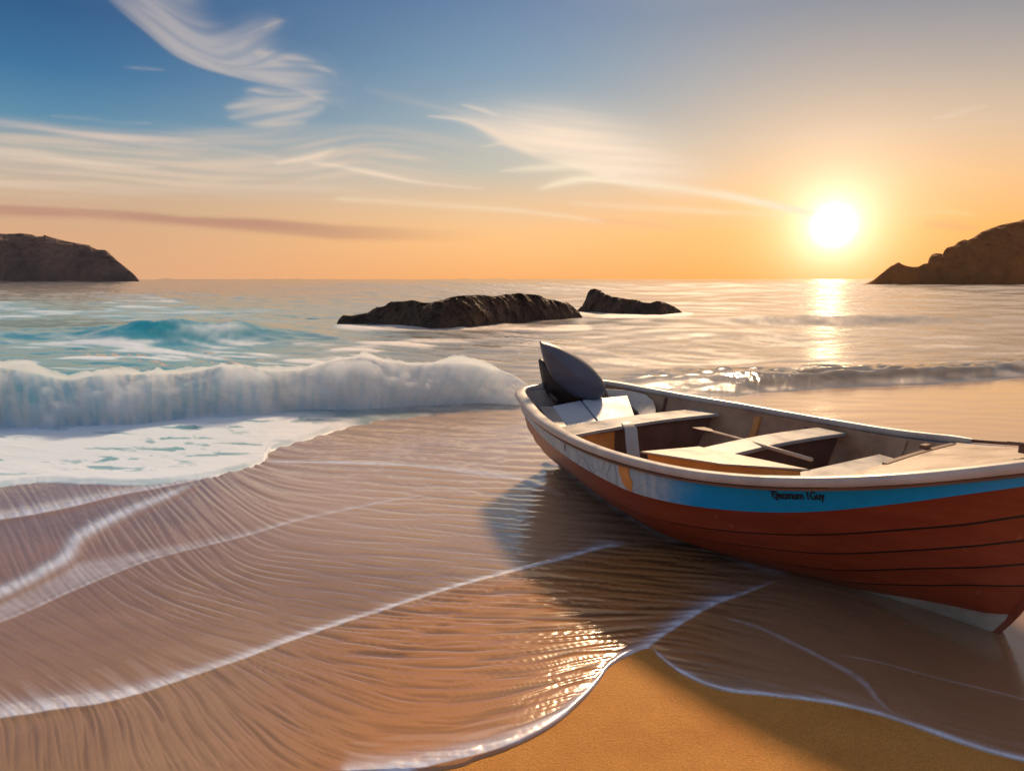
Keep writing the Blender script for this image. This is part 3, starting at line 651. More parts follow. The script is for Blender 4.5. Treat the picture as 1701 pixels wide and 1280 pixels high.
# ------------------------------------------------------------------ rocks and headlands
def ridge_mesh(top, base, dist_of, depth, seed, rough, name, nx=420, nvv=90, scale=1.0, front=.6):
    """a mass with the given skyline (photo points), standing on its water line, with real depth"""
    tx = np.array(top, float); bx = np.array(base, float)
    X = np.linspace(tx[0, 0], tx[-1, 0], nx); ty = np.interp(X, tx[:, 0], tx[:, 1]); by = np.interp(X, bx[:, 0], bx[:, 1])
    if dist_of is None: gx, gy = ground(X, by)
    else: gy = np.full(nx, float(dist_of)); gx = (X - 850.5) / FPX * gy * (_c + 0 * X)
    gy = blur(gy[None], nx / 40, 0)[0]
    gx = (X - 850.5) / FPX * (gy * _c + CAMH * _s)
    hz = CAMH - (ty - 464) / FPX * gy * 1.0 if dist_of is not None else (by - ty) * (gy / FPX)
    hz = np.maximum(hz, 0.01 * scale)
    Vv = np.linspace(-1, 1, nvv)[:, None]
    taper = np.minimum(1, (hz / hz.max()) ** 0.7)[None]
    half = depth * (0.25 + 0.75 * taper)
    prof = np.where(Vv < 0, (1 - np.abs(Vv) ** 1.5) ** 0.8, (1 - np.abs(Vv) ** 2) ** 0.75)
    fr = front * np.maximum(hz, .15 * hz.max())[None] + 0 * Vv
    yr = gy[None] + fr; hz = hz * 1.0; ratio = yr / gy[None]
    hz2 = CAMH + (hz[None] - CAMH) * ratio if dist_of is not None else hz[None] * ratio
    yy = yr + np.where(Vv > 0, Vv * half, Vv * fr)
    xx = (gx / gy)[None] * yy; zz = np.maximum(hz2, .01 * scale) * prof
    sc = scale
    n1 = fbm(xx / sc * 1.1, yy / sc * 1.1 + zz / sc, 6, seed, 0.55, True) - 0.55
    n2 = fbm(xx / sc * 3.5 + 5, yy / sc * 3.5 + 2.2 * zz / sc, 5, seed + 9, 0.6, True) - 0.55
    w0 = np.sqrt(np.clip(prof, 0, 1)) * taper
    yy = yy - (n1 * 0.7 + n2 * 0.3) * rough * sc * w0
    zz = zz + (n1 * 0.22 + n2 * 0.12) * rough * sc * w0 * (0.12 + 0.88 * np.abs(Vv) ** .5)
    zz = zz - 0.12 * sc * (1 - sstep(0, 0.10, 1 - np.abs(Vv)))
    return mesh_np(name, np.stack([xx, yy, zz], -1).reshape(-1, 3), grid_quads(nvv, nx, flip=False))
ROCK1_T = [(560, 537), (564, 530), (571, 524), (585, 525), (600, 522), (612, 521), (628, 512), (640, 510), (652, 503), (668, 503), (688, 501), (704, 505), (720, 504), (740, 499), (760, 495), (780, 494), (800, 493), (824, 495), (840, 491), (864, 490), (880, 491), (896, 493), (908, 499), (920, 500), (932, 504), (944, 504), (954, 512), (962, 519), (968, 527)]
ROCK1_B = [(560, 538), (600, 538), (660, 541), (720, 547), (776, 545), (830, 540), (880, 535), (968, 528)]
ROCK2_T = [(958, 517), (962, 512), (967, 508), (972, 499), (976, 487), (980, 482), (986, 481), (992, 483), (998, 485), (1004, 490), (1016, 494), (1028, 495), (1040, 498), (1055, 499), (1068, 503), (1080, 504), (1088, 501), (1096, 501), (1106, 504), (1120, 510), (1128, 515), (1136, 521)]
ROCK2_B = [(958, 518), (1012, 521), (1080, 524), (1136, 521)]
def m_rock(t, p):
    o = t.obj(); n = t.noise(o, 1.4, 6, 0.65); n2 = t.noise(t.mapping(o, (1, 1, 3)), 4.0, 6, 0.7)
    c = t.mix(t.mr(n, 0.35, 0.65), (0.035, 0.020, 0.013), (0.12, 0.066, 0.040)); c = t.mix(t.mr(n2, 0.55, 0.75, 0, 0.5), c, (0.20, 0.12, 0.075))
    t.put(p['Base Color'], c); p['Roughness'].default_value = 0.6; t.put(p['Normal'], t.bump(n2, 1.0, 0.2))
M_rock = mat('wet dark rock', m_rock)
r1 = link('sea_rock', ridge_mesh(ROCK1_T, ROCK1_B, None, 2.0, 101, 1.0, 'sea_rock', 560, 110, 1.0), M_rock, smooth=False); tag(r1, 'long low dark rock standing in the surf, left and larger of the two', 'rock', 'rocks standing in the sea')
r2 = link('sea_rock', ridge_mesh(ROCK2_T, ROCK2_B, None, 1.6, 131, 0.9, 'sea_rock', 300, 90, 1.0), M_rock, smooth=False); tag(r2, 'small peaked dark rock with a sloping back right of the long low rock', 'rock', 'rocks standing in the sea')
HL_T = [(-520, 400), (-300, 386), (-100, 392), (0, 390), (20, 391), (45, 390), (62, 392), (68, 395), (82, 395), (84, 393), (95, 397), (115, 402), (135, 406), (148, 408), (155, 409), (160, 413), (168, 416), (182, 417), (190, 425), (205, 440), (220, 452), (226, 458), (231, 464.5)]
HR_T = [(1434, 473), (1450, 465), (1465, 453), (1477, 442), (1480, 441), (1489, 436), (1495, 440), (1505, 443), (1512, 444), (1522, 443.5), (1530, 439), (1537, 438), (1539, 430), (1543, 424), (1549, 422), (1557, 422.5), (1560, 424), (1562, 417), (1565, 413), (1577, 410), (1585, 403), (1594, 400), (1600, 401), (1610, 396), (1620, 388), (1635, 382), (1650, 377), (1665, 374), (1680, 371), (1686, 368.5), (1692, 370), (1701, 370), (1760, 364), (1850, 358), (1950, 366), (2100, 380), (2300, 420)]
def m_hill(c1, c2, sc):
    def f(t, p):
        o = t.obj(); n = t.noise(o, sc, 7, 0.65); n2 = t.noise(t.mapping(o, (1, 1, 0.5)), sc * 5, 6, 0.7)
        c = t.mix(t.mr(n, 0.35, 0.65), c1, c2); c = t.mix(t.mr(n2, 0.5, 0.75, 0, 0.6), c, tuple(v * 0.5 for v in c1))
        t.put(p['Base Color'], c); p['Roughness'].default_value = 0.9; t.put(p['Normal'], t.bump(n2, 0.35, 0.6 / sc * 0.1))
    return f
h1 = link('headland', ridge_mesh(HL_T, [(-520, 467), (231, 467)], 620, 90, 151, 0.5, 'headland', 700, 120, 22.0), mat('hazy brown cliff', m_hill((0.14, 0.088, 0.066), (0.21, 0.13, 0.09), 0.03)), smooth=False); tag(h1, kind='structure')
h2 = link('headland', ridge_mesh(HR_T, [(1434, 473), (2300, 473)], 215, 45, 171, 0.45, 'headland', 800, 130, 9.0), mat('sun hazed cliff', m_hill((0.20, 0.080, 0.020), (0.32, 0.11, 0.022), 0.05)), smooth=False); tag(h2, kind='structure')  # veil of sun haze mixed into this cliff's orange base colour

# ------------------------------------------------------------------ the boat
BOAT = (2.209, 2.9225, 0.0)
boat = empty('rowing_boat', BOAT, R(-58)); tag(boat, 'beached wooden boat with blue painted top plank and red planked hull on wet sand', 'boat')
def hs(xs, ys, t):
    xs = np.array(xs, float); ys = np.array(ys, float); m = np.gradient(ys, xs); t = np.asarray(t, float)
    i = np.clip(np.searchsorted(xs, t) - 1, 0, len(xs) - 2); h = xs[i + 1] - xs[i]; u = np.clip((t - xs[i]) / h, 0, 1)
    return (2*u**3 - 3*u*u + 1) * ys[i] + (u**3 - 2*u*u + u) * h * m[i] + (-2*u**3 + 3*u*u) * ys[i + 1] + (u**3 - u*u) * h * m[i + 1]
TB = [-3.35, -3.28, -3.2, -3, -2.6, -2.2, -1.8, -1.4, -1.0, -.6, -.2, .1, .3, .45]
BB = [.40, .47, .515, .60, .755, .865, .925, .935, .89, .78, .575, .34, .155, .012]
TZ = [-3.35, -3, -2.6, -2.2, -1.8, -1.4, -1.0, -.6, -.2, .2, .45]
ZZ = [.70, .67, .64, .625, .615, .62, .64, .69, .77, .88, .96]
bw_ = lambda t: hs(TB, BB, t)
sh_ = lambda t: hs(TZ, ZZ, t)
kl_ = lambda t: np.interp(t, [-3.35, -3, -1, -.5, -.1, 0, .06, .10, .2, .33, .45], [.02, -.02, -.05, -.04, -.01, 0, .10, .19, .42, .70, .94])
LT = [-3.35, -2.6, -1.8, -1.4, -1.0, -.6, -.2, 0, .1, .3, .45]
LAP = [[.565, .505, .455, .435, .454, .52, .650, .725, .76, .83, .87],
       [.40, .35, .305, .295, .320, .392, .520, .59, .63, .70, .75],
       [.29, .245, .205, .20, .230, .276, .406, .48, .515, .58, .62],
       [.18, .15, .12, .115, .135, .165, .302, .37, .40, .45, .48],
       [.08, .06, .035, .03, .045, .078, .203, .275, .29, .33, .35],
       [.00, -.01, -.03, -.03, -.03, .02, .092, .12, .13, .15, .16]]
def breadth(t, z):
    b = bw_(t); zs = sh_(t); zk = kl_(t); ww = np.clip((z - zk) / np.maximum(zs - zk, 1e-4), 0, 1)
    fu = (1 - (1 - ww) ** 2.2) ** (1 / 1.85); ve = ww ** 0.85 * (.9 + .1 * ww); aft = (1 - (1 - ww) ** 1.75) ** (1 / 1.35)
    k = np.clip((t + 1.5) / 1.4, 0, 1); k = k * k * (3 - 2 * k); ka = np.clip((-1.4 - t) / 1.4, 0, 1); ka = ka * ka * (3 - 2 * ka)
    return b * ((fu * (1 - ka) + aft * ka) * (1 - k) + ve * k)
ST = np.concatenate([np.linspace(-3.35, -3.0, 14), np.linspace(-2.95, -.3, 54), np.linspace(-.26, .45, 46)])
def strakes(zt, zb, sub, thick, side, rake=True):
    """one lapped plank run between two lines: rows of points"""
    rows = []
    for k in range(sub + 1):
        f = k / sub; z = np.maximum(zt + (zb - zt) * f, kl_(ST)); y = breadth(ST, z) + thick * f ** 1.5
        end = (ST > 0) * 1.0
        y = np.maximum(y, 0.012 + 0 * y)
        tt = ST.copy()
        # ahead of the foot the planks stop on the raked stem
        rows.append(np.stack([tt, y * side, z], -1))
    return rows
GROOVE = .011
def hull_part(name, mats, tops, parent, groove=None):
    mb = MB()
    for side in (-1, 1):
        for si, (zt, zb, m) in enumerate(tops):
            R_ = strakes(zt, zb, 5, 0.017, side); n = len(ST); V = [tuple(p) for r_ in R_ for p in r_]
            # small return under the lap
            last = R_[-1].copy(); ylast = np.maximum(breadth(ST, last[:, 2]) - 0.012, 0.004); last[:, 1] = ylast * side
            V += [tuple(p) for p in last]; nr = len(R_) + 1; F = []
            for i in range(nr - 1):
                for j in range(n - 1):
                    a, b_, c_, d = i * n + j, i * n + j + 1, (i + 1) * n + j + 1, (i + 1) * n + j
                    q = (a, b_, c_, d) if side < 0 else (d, c_, b_, a)
                    q = q[::-1]
                    pa, pb, pc = Vector(V[q[0]]), Vector(V[q[1]]), Vector(V[q[2]])
                    if (Vector(V[q[3]]) - pa).cross(pb - pa).length < 1e-9 and (pb - pa).cross(pc - pa).length < 1e-9: continue
                    F.append(q)
            mb.add(V, F, m)
        for zg in (groove or []):  # black strip in each plank gap, painted for the shadow under the lap
            n = len(ST); V = []
            for dz_ in (.004, -GROOVE - .002):
                z = np.maximum(zg + dz_, kl_(ST)); y = np.maximum(breadth(ST, z) + .001, .008); V += [(a_, b_ * side, c_) for a_, b_, c_ in zip(ST, y, z)]
            mb.add(V, [(j, j + 1, n + j + 1, n + j)[::side] for j in range(n - 1) if zg[j] > kl_(ST)[j] + .01], len(mats) - 1)
    o = mb.build(name, mats, parent, smooth=True)
    es = o.modifiers.new('split', 'EDGE_SPLIT'); es.split_angle = R(28)
    return o
lap = [hs(LT, l, ST) for l in LAP]
shr = sh_(ST) - 0.012

def m_blue(t, p):
    o = t.obj(); sep_ = t.node('ShaderNodeSeparateXYZ'); t.l.new(o, sep_.inputs[0]); x = sep_.outputs[0]
    n = t.noise(o, 3.0, 6, 0.62); n2 = t.noise(o, 28, 5, 0.65); n3 = t.noise(t.mapping(o, (9, 9, 1.2)), 2.4, 5, 0.6)
    xx = t.math('ADD', x, t.math('MULTIPLY', t.math('SUBTRACT', n, 0.5), 0.5))
    fresh = t.mr(xx, -1.38, -0.98)
    blue = t.mix(t.mr(n2, .35, .7, 0, .35), (0.002, 0.30, 0.68), (0.004, 0.23, 0.54))
    worn = t.mix(t.mr(n3, 0.38, 0.66), (0.30, 0.40, 0.46), (0.44, 0.50, 0.52))
    worn = t.mix(t.mr(n2, 0.60, 0.70, 0, 0.7), worn, (0.19, 0.22, 0.24))
    c = t.mix(fresh, worn, blue)
    vo = t.node('ShaderNodeTexVoronoi', feature='DISTANCE_TO_EDGE'); t.put(vo.inputs['Vector'], t.mapping(o, (1, 1, 1.4))); vo.inputs['Scale'].default_value = 5.0
    cr = t.math('MULTIPLY', t.mr(vo.outputs['Distance'], 0.0, 0.012, 1.0, 0.0), t.math('MULTIPLY', t.mr(n, 0.44, 0.6), t.math('SUBTRACT', 1.0, fresh)))
    c = t.mix(t.math('MULTIPLY', cr, 0.75), c, (0.06, 0.06, 0.07))
    chips = t.math('MULTIPLY', t.mr(t.noise(o, 14, 5, .7), 0.66, 0.70), t.math('SUBTRACT', 1.0, t.math('MULTIPLY', fresh, .75)))
    c = t.mix(chips, c, (0.22, 0.20, 0.18))
    t.put(p['Base Color'], c); t.put(p['Roughness'], t.mix(fresh, (0.55, 0.55, 0.55), (0.33, 0.33, 0.33))); p['IOR'].default_value = 1.45
    t.put(p['Normal'], t.bump(t.math('SUBTRACT', n2, t.math('MULTIPLY', cr, 1.5)), 0.22, 0.004))
M_blue = mat('worn blue paint', m_blue)
def m_red(t, p):
    o = t.obj(); n = t.noise(t.mapping(o, (1, 1, 5)), 2.2, 6, 0.6); n2 = t.noise(t.mapping(o, (2, 2, 30)), 4, 5, 0.65); n4 = t.noise(o, 9, 6, 0.7)
    c = t.mix(t.mr(n, 0.3, 0.7), (0.19, 0.030, 0.010), (0.26, 0.050, 0.016)); c = t.mix(t.mr(n2, 0.45, 0.72, 0, 0.4), c, (0.20, 0.032, 0.013))
    c = t.mix(t.mr(n4, 0.62, 0.72, 0, 0.45), c, (0.38, 0.18, 0.10))
    sep_ = t.node('ShaderNodeSeparateXYZ'); t.l.new(o, sep_.inputs[0])
    c = t.mix(t.mr(t.math('ADD', sep_.outputs[0], t.math('MULTIPLY', n4, .8)), -1.0, -2.4, 0, .7), c, (0.24, 0.125, 0.085))
    sc_ = t.noise(t.mapping(o, (3, 3, 22)), 7, 4, .7); c = t.mix(t.mr(sc_, .66, .72, 0, .55), c, (0.42, 0.24, 0.16))
    mud = t.math('MULTIPLY', t.mr(t.math('ADD', sep_.outputs[2], t.math('MULTIPLY', n, 0.1)), 0.20, 0.06), 0.35)
    c = t.mix(mud, c, (0.16, 0.09, 0.055))
    t.put(p['Base Color'], c); p['Roughness'].default_value = 0.42; t.put(p['Normal'], t.bump(n2, 0.25, 0.004))
M_red = mat('weathered red paint', m_red)
def m_grey(t, p):
    o = t.obj(); n = t.noise(o, 6, 6, 0.6)
    t.put(p['Base Color'], t.mix(t.mr(n, .3, .7), (0.30, 0.27, 0.22), (0.44, 0.40, 0.33))); p['Roughness'].default_value = 0.7; t.put(p['Normal'], t.bump(n, .3, .006))
M_grey = mat('grey bottom paint', m_grey)
def m_paint(c1, c2, rough=0.45, grain=True, scale=5):
    def f(t, p):
        o = t.obj(); n = t.noise(o, scale, 6, 0.62); n2 = t.noise(t.mapping(o, (1.5, 14, 14)), 4, 5, 0.6); n3 = t.noise(o, 40, 4, .7)
        c = t.mix(t.mr(n, .3, .7), c1, c2); c = t.mix(t.mr(n2, .55, .75, 0, .3), c, tuple(v * .55 for v in c1)); c = t.mix(t.mr(n3, .66, .74, 0, .5), c, tuple(v * .4 for v in c1))
        t.put(p['Base Color'], c); t.put(p['Roughness'], t.mr(n, .2, .8, rough - .1, rough + .15)); t.put(p['Normal'], t.bump(n2 if grain else n, .25, .003))
    return f
M_cream = mat('worn cream paint', m_paint((0.34, 0.27, 0.21), (0.45, 0.36, 0.28), 0.38))
M_rail = mat('pale rail paint', m_paint((0.36, 0.33, 0.31), (0.50, 0.46, 0.42), 0.34))
M_in = mat('beige inner paint', m_paint((0.28, 0.15, 0.085), (0.42, 0.26, 0.16), 0.5))
M_seat = mat('pale seat paint', m_paint((0.26, 0.25, 0.25), (0.35, 0.335, 0.33), 0.36))
M_white = mat('white locker panel', m_paint((0.30, 0.36, 0.45), (0.40, 0.46, 0.55), 0.4, False))
M_dkwood = mat('dark stained board', m_paint((0.10, 0.045, 0.03), (0.16, 0.075, 0.05), 0.5))
M_wood = mat('bare orange wood', m_paint((0.50, 0.20, 0.045), (0.66, 0.30, 0.08), 0.5))
M_floor = mat('grey brown floorboard', m_paint((0.20, 0.15, 0.125), (0.30, 0.235, 0.20), 0.6))

def m_black(t, p): t.put(p['Base Color'], (0.012, 0.008, 0.008)); p['Roughness'].default_value = .5
M_black = mat('black paint', m_black)
hull = hull_part('hull', [M_red, M_grey, M_black], [(lap[0] - 0.002, lap[1], 0), (lap[1] - GROOVE, lap[2], 0), (lap[2] - GROOVE, lap[3], 0), (lap[3] - GROOVE, lap[4], 0), (lap[4] - GROOVE, lap[5], 0), (lap[5], kl_(ST), 1)], boat, lap[1:5])
top_strake = hull_part('top_plank', [M_blue], [(shr, lap[0], 0)], boat); top_strake['label'] = 'top plank painted blue at the bow and worn to pale grey aft'
# stem post
mb = MB(); sp = [(float(t_) + 0.004, 0, float(kl_(t_))) for t_ in np.linspace(0.0, .45, 14)] + [(.475, 0, 1.02)]
mb.sweep(sp, lambda i: [(-.018, -.02), (.018, -.02), (.014, .03), (-.014, .03)], up=(0, 1, 0)); mb.build('stem_post', M_red, boat, bevel=.004)
# transom
tz = np.linspace(float(kl_(-3.35)), float(sh_(-3.35)) - .01, 14); yb = breadth(np.full(14, -3.35), tz)
mb = MB(); out_ = [(-yb[i] - .010, tz[i]) for i in range(14)][::-1] + [(yb[i] + .010, tz[i]) for i in range(14)]
mb.prism([(-3.368, y, z) for y, z in out_], [(-3.335, y, z) for y, z in out_]); mb.build('transom', M_rail, boat)
# inner lining
mb = MB(); si_ = ST[ST < .25]; zs_in = []
NV = 16; V = []; n = len(si_)
for side in (-1, 1):
    V = []
    for k in range(NV + 1):
        f = k / NV; zt = sh_(si_) - .02; zb = np.maximum(kl_(si_) + .05, 0.03); z = zt + (zb - zt) * f; y = np.maximum(breadth(si_, z) - .028, .0)
        V += [(a_, b_ * side, c_) for a_, b_, c_ in zip(si_, y, z)]
    V += [(a_, 0.0, c_) for a_, c_ in zip(si_, np.maximum(kl_(si_) + .05, .03))]
    F = [((i * n + j), (i * n + j + 1), ((i + 1) * n + j + 1), ((i + 1) * n + j)) for i in range(NV + 1) for j in range(n - 1)]
    if side > 0: F = [q[::-1] for q in F]
    mb.add(V, F)
mb.build('inner_planking', M_in, boat, smooth=True)
# gunwale rail, one loop round the boat
def railpt(t, side, dy=0.0, dz=0.0): return (float(t), side * float(bw_(t) + dy), float(sh_(t)) + dz)
st2 = np.concatenate([np.linspace(.44, -.2, 18), np.linspace(-.3, -2.9, 44), np.linspace(-2.98, -3.28, 10)])
path = [railpt(t_, -1, .006) for t_ in st2] + [(-3.345, -.42, .702), (-3.375, -.36, .706), (-3.39, -.27, .71), (-3.395, -.12, .712), (-3.395, .12, .712), (-3.39, .27, .71), (-3.375, .36, .706), (-3.345, .42, .702)] + [railpt(t_, 1, .006) for t_ in st2[::-1]]
def railprof(i):
    t_ = path[i][0]; hw = .033 + .012 * float(sstep(-1.5, -3.0, t_)) - .010 * float(sstep(-.3, .4, t_)); hh = .024
    if i >= 80: k_ = float(sstep(-.62, -.44, t_)); hw = hw * (1 - k_) + .011 * k_; hh = hh * (1 - k_) + .010 * k_
    return [(hw * np.sign(math.cos(a_)) * abs(math.cos(a_)) ** .55, hh * np.sign(math.sin(a_)) * abs(math.sin(a_)) ** .6) for a_ in np.linspace(0, 2 * math.pi, 16, endpoint=False)]
mb = MB(); mb.sweep(path, railprof); gw = mb.build('gunwale', [M_rail, M_dkwood], boat, smooth=True)
for p_ in gw.data.polygons:
    if p_.center.y > .01 and p_.center.x > -.50: p_.material_index = 1
# thin dark rubbing bead under the rail
mb = MB(); mb.sweep([(p_[0], p_[1] * 1.0 + (-.012 if p_[1] < 0 else .012), p_[2] - .034) for p_ in path[:72]], lambda i: [(.008, -.006), (.008, .006), (-.008, .006), (-.008, -.006)])
mb.sweep([(p_[0], p_[1] + .012, p_[2] - .034) for p_ in path[80:]], lambda i: [(.008, -.006), (.008, .006), (-.008, .006), (-.008, -.006)])
mb.build('rubbing_strip', M_dkwood, boat)
# foredeck
dt_ = np.linspace(-.48, .43, 24); mb = MB(); V = []
NC = 15
for t_ in dt_:
    for k in range(NC):
        f = -1 + 2 * k / (NC - 1); b_ = float(bw_(t_)) - .012
        ts = t_ - .07 * f * float(sstep(0, -.48, t_))
        V.append((ts, f * b_, float(sh_(ts)) - .022 + .016 * (1 - f * f)))
F = [(i * NC + j, i * NC + j + 1, (i + 1) * NC + j + 1, (i + 1) * NC + j) for i in range(23) for j in range(NC - 1)]
mb.add(V, F)
o = mb.build('foredeck', M_cream, boat, smooth=True); sd_ = o.modifiers.new('thick', 'SOLIDIFY'); sd_.thickness = .022; sd_.offset = 0
edge = [Vector(V[j]) + Vector((.012, 0, .014)) for j in range(5, NC - 1)]
mb = MB(); mb.sweep(edge, lambda i: [(.015, -.020), (.015, .006), (-.015, .006), (-.015, -.020)]); mb.build('deck_edge', M_dkwood, boat, bevel=.003)
# little hinge block on the deck's dark edge, cleat near the bow
mb = MB(); mb.box((-.52, .30, .728), (.03, .06, .02)); mb.build('deck_latch', M_dkwood, boat)
mb = MB(); mb.box((.05, -.02, .872), (.05, .018, .03)); mb.tube([(-.02, -.02, .892), (.02, -.02, .896), (.08, -.02, .898), (.13, -.02, .894)], .009, 8); mb.build('cleat', M_dkwood, boat)
# thwarts (rowing seats) with the dark board under each
def thwart(t0, wd, z, y0, y1, skew=0.0, board=None, mb_mat=M_seat):
    mb = MB(); n_ = 10
    P = []
    for k in range(n_ + 1):
        f = k / n_; y = y0 + (y1 - y0) * f; bow = .018 * math.sin(math.pi * f)
        P.append((t0 + skew * y, y, z + bow))
    mb.sweep(P, lambda i: [(-wd / 2, -.013), (wd / 2, -.013), (wd / 2, .013), (-wd / 2, .013)])
    o = mb.build('thwart', mb_mat, boat, bevel=.006)
    if board:
        mb = MB(); h = board; tt_ = t0 + wd * .30; yl = float(breadth(np.array(tt_), np.array(z - h))) - .05
        mb.prism([(tt_, max(-yl, y0 + .03), z - h), (tt_, yl, z - h), (tt_ - .02, yl, z - h), (tt_ - .02, max(-yl, y0 + .03), z - h)],
                 [(tt_ + skew * y0, y0 + .03, z - .014), (tt_ + skew * y1, y1 - .02, z - .014), (tt_ + skew * y1 - .02, y1 - .02, z - .014), (tt_ + skew * y0 - .02, y0 + .03, z - .014)])
        b2 = mb.build('support_board', M_dkwood, o)
    return o
thwart(-2.42, .24, .545, -.76, .76, 0.0, .36)
thwart(-1.42, .21, .565, -.44, .88, 0.0, .36)
mb = MB()   # bow seat, a light sheet reaching under the deck
mb.prism([(-.98, -.52, .515), (-.96, .66, .515), (-.40, .45, .54), (-.38, -.40, .54)], [(-.98, -.52, .54), (-.96, .66, .54), (-.40, .45, .565), (-.38, -.40, .565)])
mb.build('bow_seat', M_seat, boat, bevel=.006)
# floorboards
mb = MB()
for k in range(-3, 4):
    y = k * .125; tt_ = np.linspace(-3.2, -.4, 57); okk = tt_[breadth(tt_, np.full(57, .09)) > abs(y) + .10]
    if len(okk) < 4: continue
    t_a, t_b = float(okk[0]), float(okk[-1])
    mb.box(((t_a + t_b) / 2, y, .095 + .012 * abs(k)), (t_b - t_a, .112, .02))
mb.build('floorboards', M_floor, boat, bevel=.003)
# ribs on the inner sides
def rib(t, side, m, w_=.035, top=-.03, bot=.12, thick=.02):
    P = []
    for z in np.linspace(float(sh_(t)) + top, max(bot, .30), 9):
        P.append((t, side * (float(breadth(np.array(t), np.array(z))) - .034), float(z)))
    mb = MB(); mb.sweep(P, lambda i: [(-w_ / 2, -thick / 2), (w_ / 2, -thick / 2), (w_ / 2, thick / 2), (-w_ / 2, thick / 2)], up=(0, side, .01))
    return mb.build('rib', m, boat)
rib(-2.78, 1, M_dkwood, .018); rib(-2.02, 1, M_wood, .05, -.05, .22); rib(-1.62, 1, M_dkwood, .035, -.06, .40); rib(-2.02, -1, M_seat, .05); rib(-1.2, -1, M_seat, .05); rib(-.9, 1, M_in, .04); rib(-3.0, -1, M_seat, .04)
# stringer along the far side
mb = MB(); mb.sweep([(float(t_), float(breadth(np.array(t_), np.array(.47))) - .045, .47) for t_ in np.linspace(-3.2, -2.6, 12)], lambda i: [(-.012, -.035), (.012, -.035), (.012, .035), (-.012, .035)]); mb.build('stringer', M_seat, boat)
# curved knee by the thwart
mb = MB(); P = [(-2.34, -.19, .58), (-2.30, -.195, .575), (-2.26, -.20, .55), (-2.20, -.24, .47), (-2.13, -.28, .36), (-2.10, -.30, .22)]
mb.sweep(P, lambda i: [(-.045 + .02 * (i == 0), -.009), (.045 - .02 * (i == 0), -.009), (.045 - .02 * (i == 0), .009), (-.045 + .02 * (i == 0), .009)]); mb.build('knee', M_seat, boat, bevel=.004)
# wood bulkhead piece under the aft thwart's near end
mb = MB(); mb.prism([(-2.36, -.62, .40), (-2.36, -.28, .22), (-2.34, -.28, .22), (-2.34, -.62, .40)], [(-2.36, -.73, .53), (-2.36, -.28, .53), (-2.34, -.28, .53), (-2.34, -.73, .53)]); mb.build('knee_panel', M_wood, boat)
# stern seat: two pale panels leaning aft, and a curved side panel
def slab(c4, th, name, m, par):
    a_, b_, c_, d_ = [Vector(v) for v in c4]; nn = (b_ - a_).cross(d_ - a_).normalized() * th
    mb = MB(); mb.prism([p_ - nn for p_ in (a_, b_, c_, d_)], [a_, b_, c_, d_]); return mb.build(name, m, par, bevel=.006)
ss = slab([(-2.66, -.45, .50), (-2.70, -.13, .505), (-3.05, -.04, .625), (-3.02, -.34, .615)], .03, 'seat_panel', M_white, boat)
slab([(-2.70, -.115, .505), (-2.72, .26, .51), (-3.02, .44, .63), (-3.05, -.02, .627)], .03, 'seat_panel', M_white, boat)
mb = MB(); fan = [(-3.22, .36, .665), (-3.06, .50, .66), (-2.93, .56, .64), (-2.82, .55, .60), (-2.74, .50, .55), (-2.68, .44, .50)]; inn = [(-3.12, .33, .60), (-3.02, .40, .57), (-2.92, .42, .54), (-2.84, .40, .52), (-2.78, .36, .50), (-2.74, .31, .49)]
V = fan + inn + [(a_, b_, c_ - .03) for a_, b_, c_ in fan + inn]
F = [(i, i + 1, 7 + i, 6 + i) for i in range(5)] + [(12 + i, 18 + i, 19 + i, 13 + i) for i in range(5)] + [(i, 12 + i, 13 + i, i + 1) for i in range(5)] + [(6 + i, 7 + i, 19 + i, 18 + i) for i in range(5)] + [(0, 6, 18, 12), (5, 17, 23, 11)]
mb.add(V, F); mb.build('side_panel', M_rail, boat, bevel=.004)
mb = MB(); mb.prism([(-2.60, -.62, .50), (-2.64, -.46, .50), (-3.0, -.36, .60), (-3.05, -.44, .60)], [(-2.60, -.62, .515), (-2.64, -.46, .515), (-3.0, -.36, .615), (-3.05, -.44, .615)]); mb.build('side_bench', M_seat, boat, bevel=.003)
# near side locker: cream lid, wooden face with bounced light painted in as orange
lk = MB(); A4 = [(-1.56, -.70), (-1.46, -.40), (-.84, -.29), (-1.15, -.52)]
lk.prism([(x, y * .8, .20) for x, y in A4], [(-1.56, -.70, .592), (-1.46, -.40, .600), (-.84, -.29, .602), (-1.15, -.52, .596)])
locker = lk.build('side_locker', M_wood, boat)
lk = MB(); A5 = [(-1.59, -.73, .597), (-1.47, -.37, .605), (-.80, -.26, .607), (-1.14, -.55, .601)]
lk.prism(A5, [(a_, b_, c_ + .012) for a_, b_, c_ in A5]); lk.build('lid', M_cream, locker, bevel=.006)
# wooden repair patch on the outside of the top plank, and a split beside it
def on_hull(t, z, off): return (float(t), -float(breadth(np.array(t), np.array(z))) - off, float(z))
def hull_patch(name, outline, off, m, parent, thick=.006):
    """outline: (t, z) list lying on the near side"""
    mb = MB(); n_ = len(outline); lap0 = lambda t: float(hs(LT, LAP[0], t))
    def lapoff(t, z):
        zt = float(sh_(t)) - .012; zb = lap0(t); return .013 * min(max((zt - z) / max(zt - zb, 1e-4), 0), 1)
    mb.prism([on_hull(t, z, lapoff(t, z) - .002) for t, z in outline], [on_hull(t, z, lapoff(t, z) + off + thick) for t, z in outline]); return mb.build(name, m, parent)
hull_patch('wood_patch', [(-1.535, .577), (-1.525, .53), (-1.50, .47), (-1.475, .445), (-1.44, .437), (-1.43, .46), (-1.425, .50), (-1.445, .53), (-1.455, .577)], 0, M_wood, top_strake)
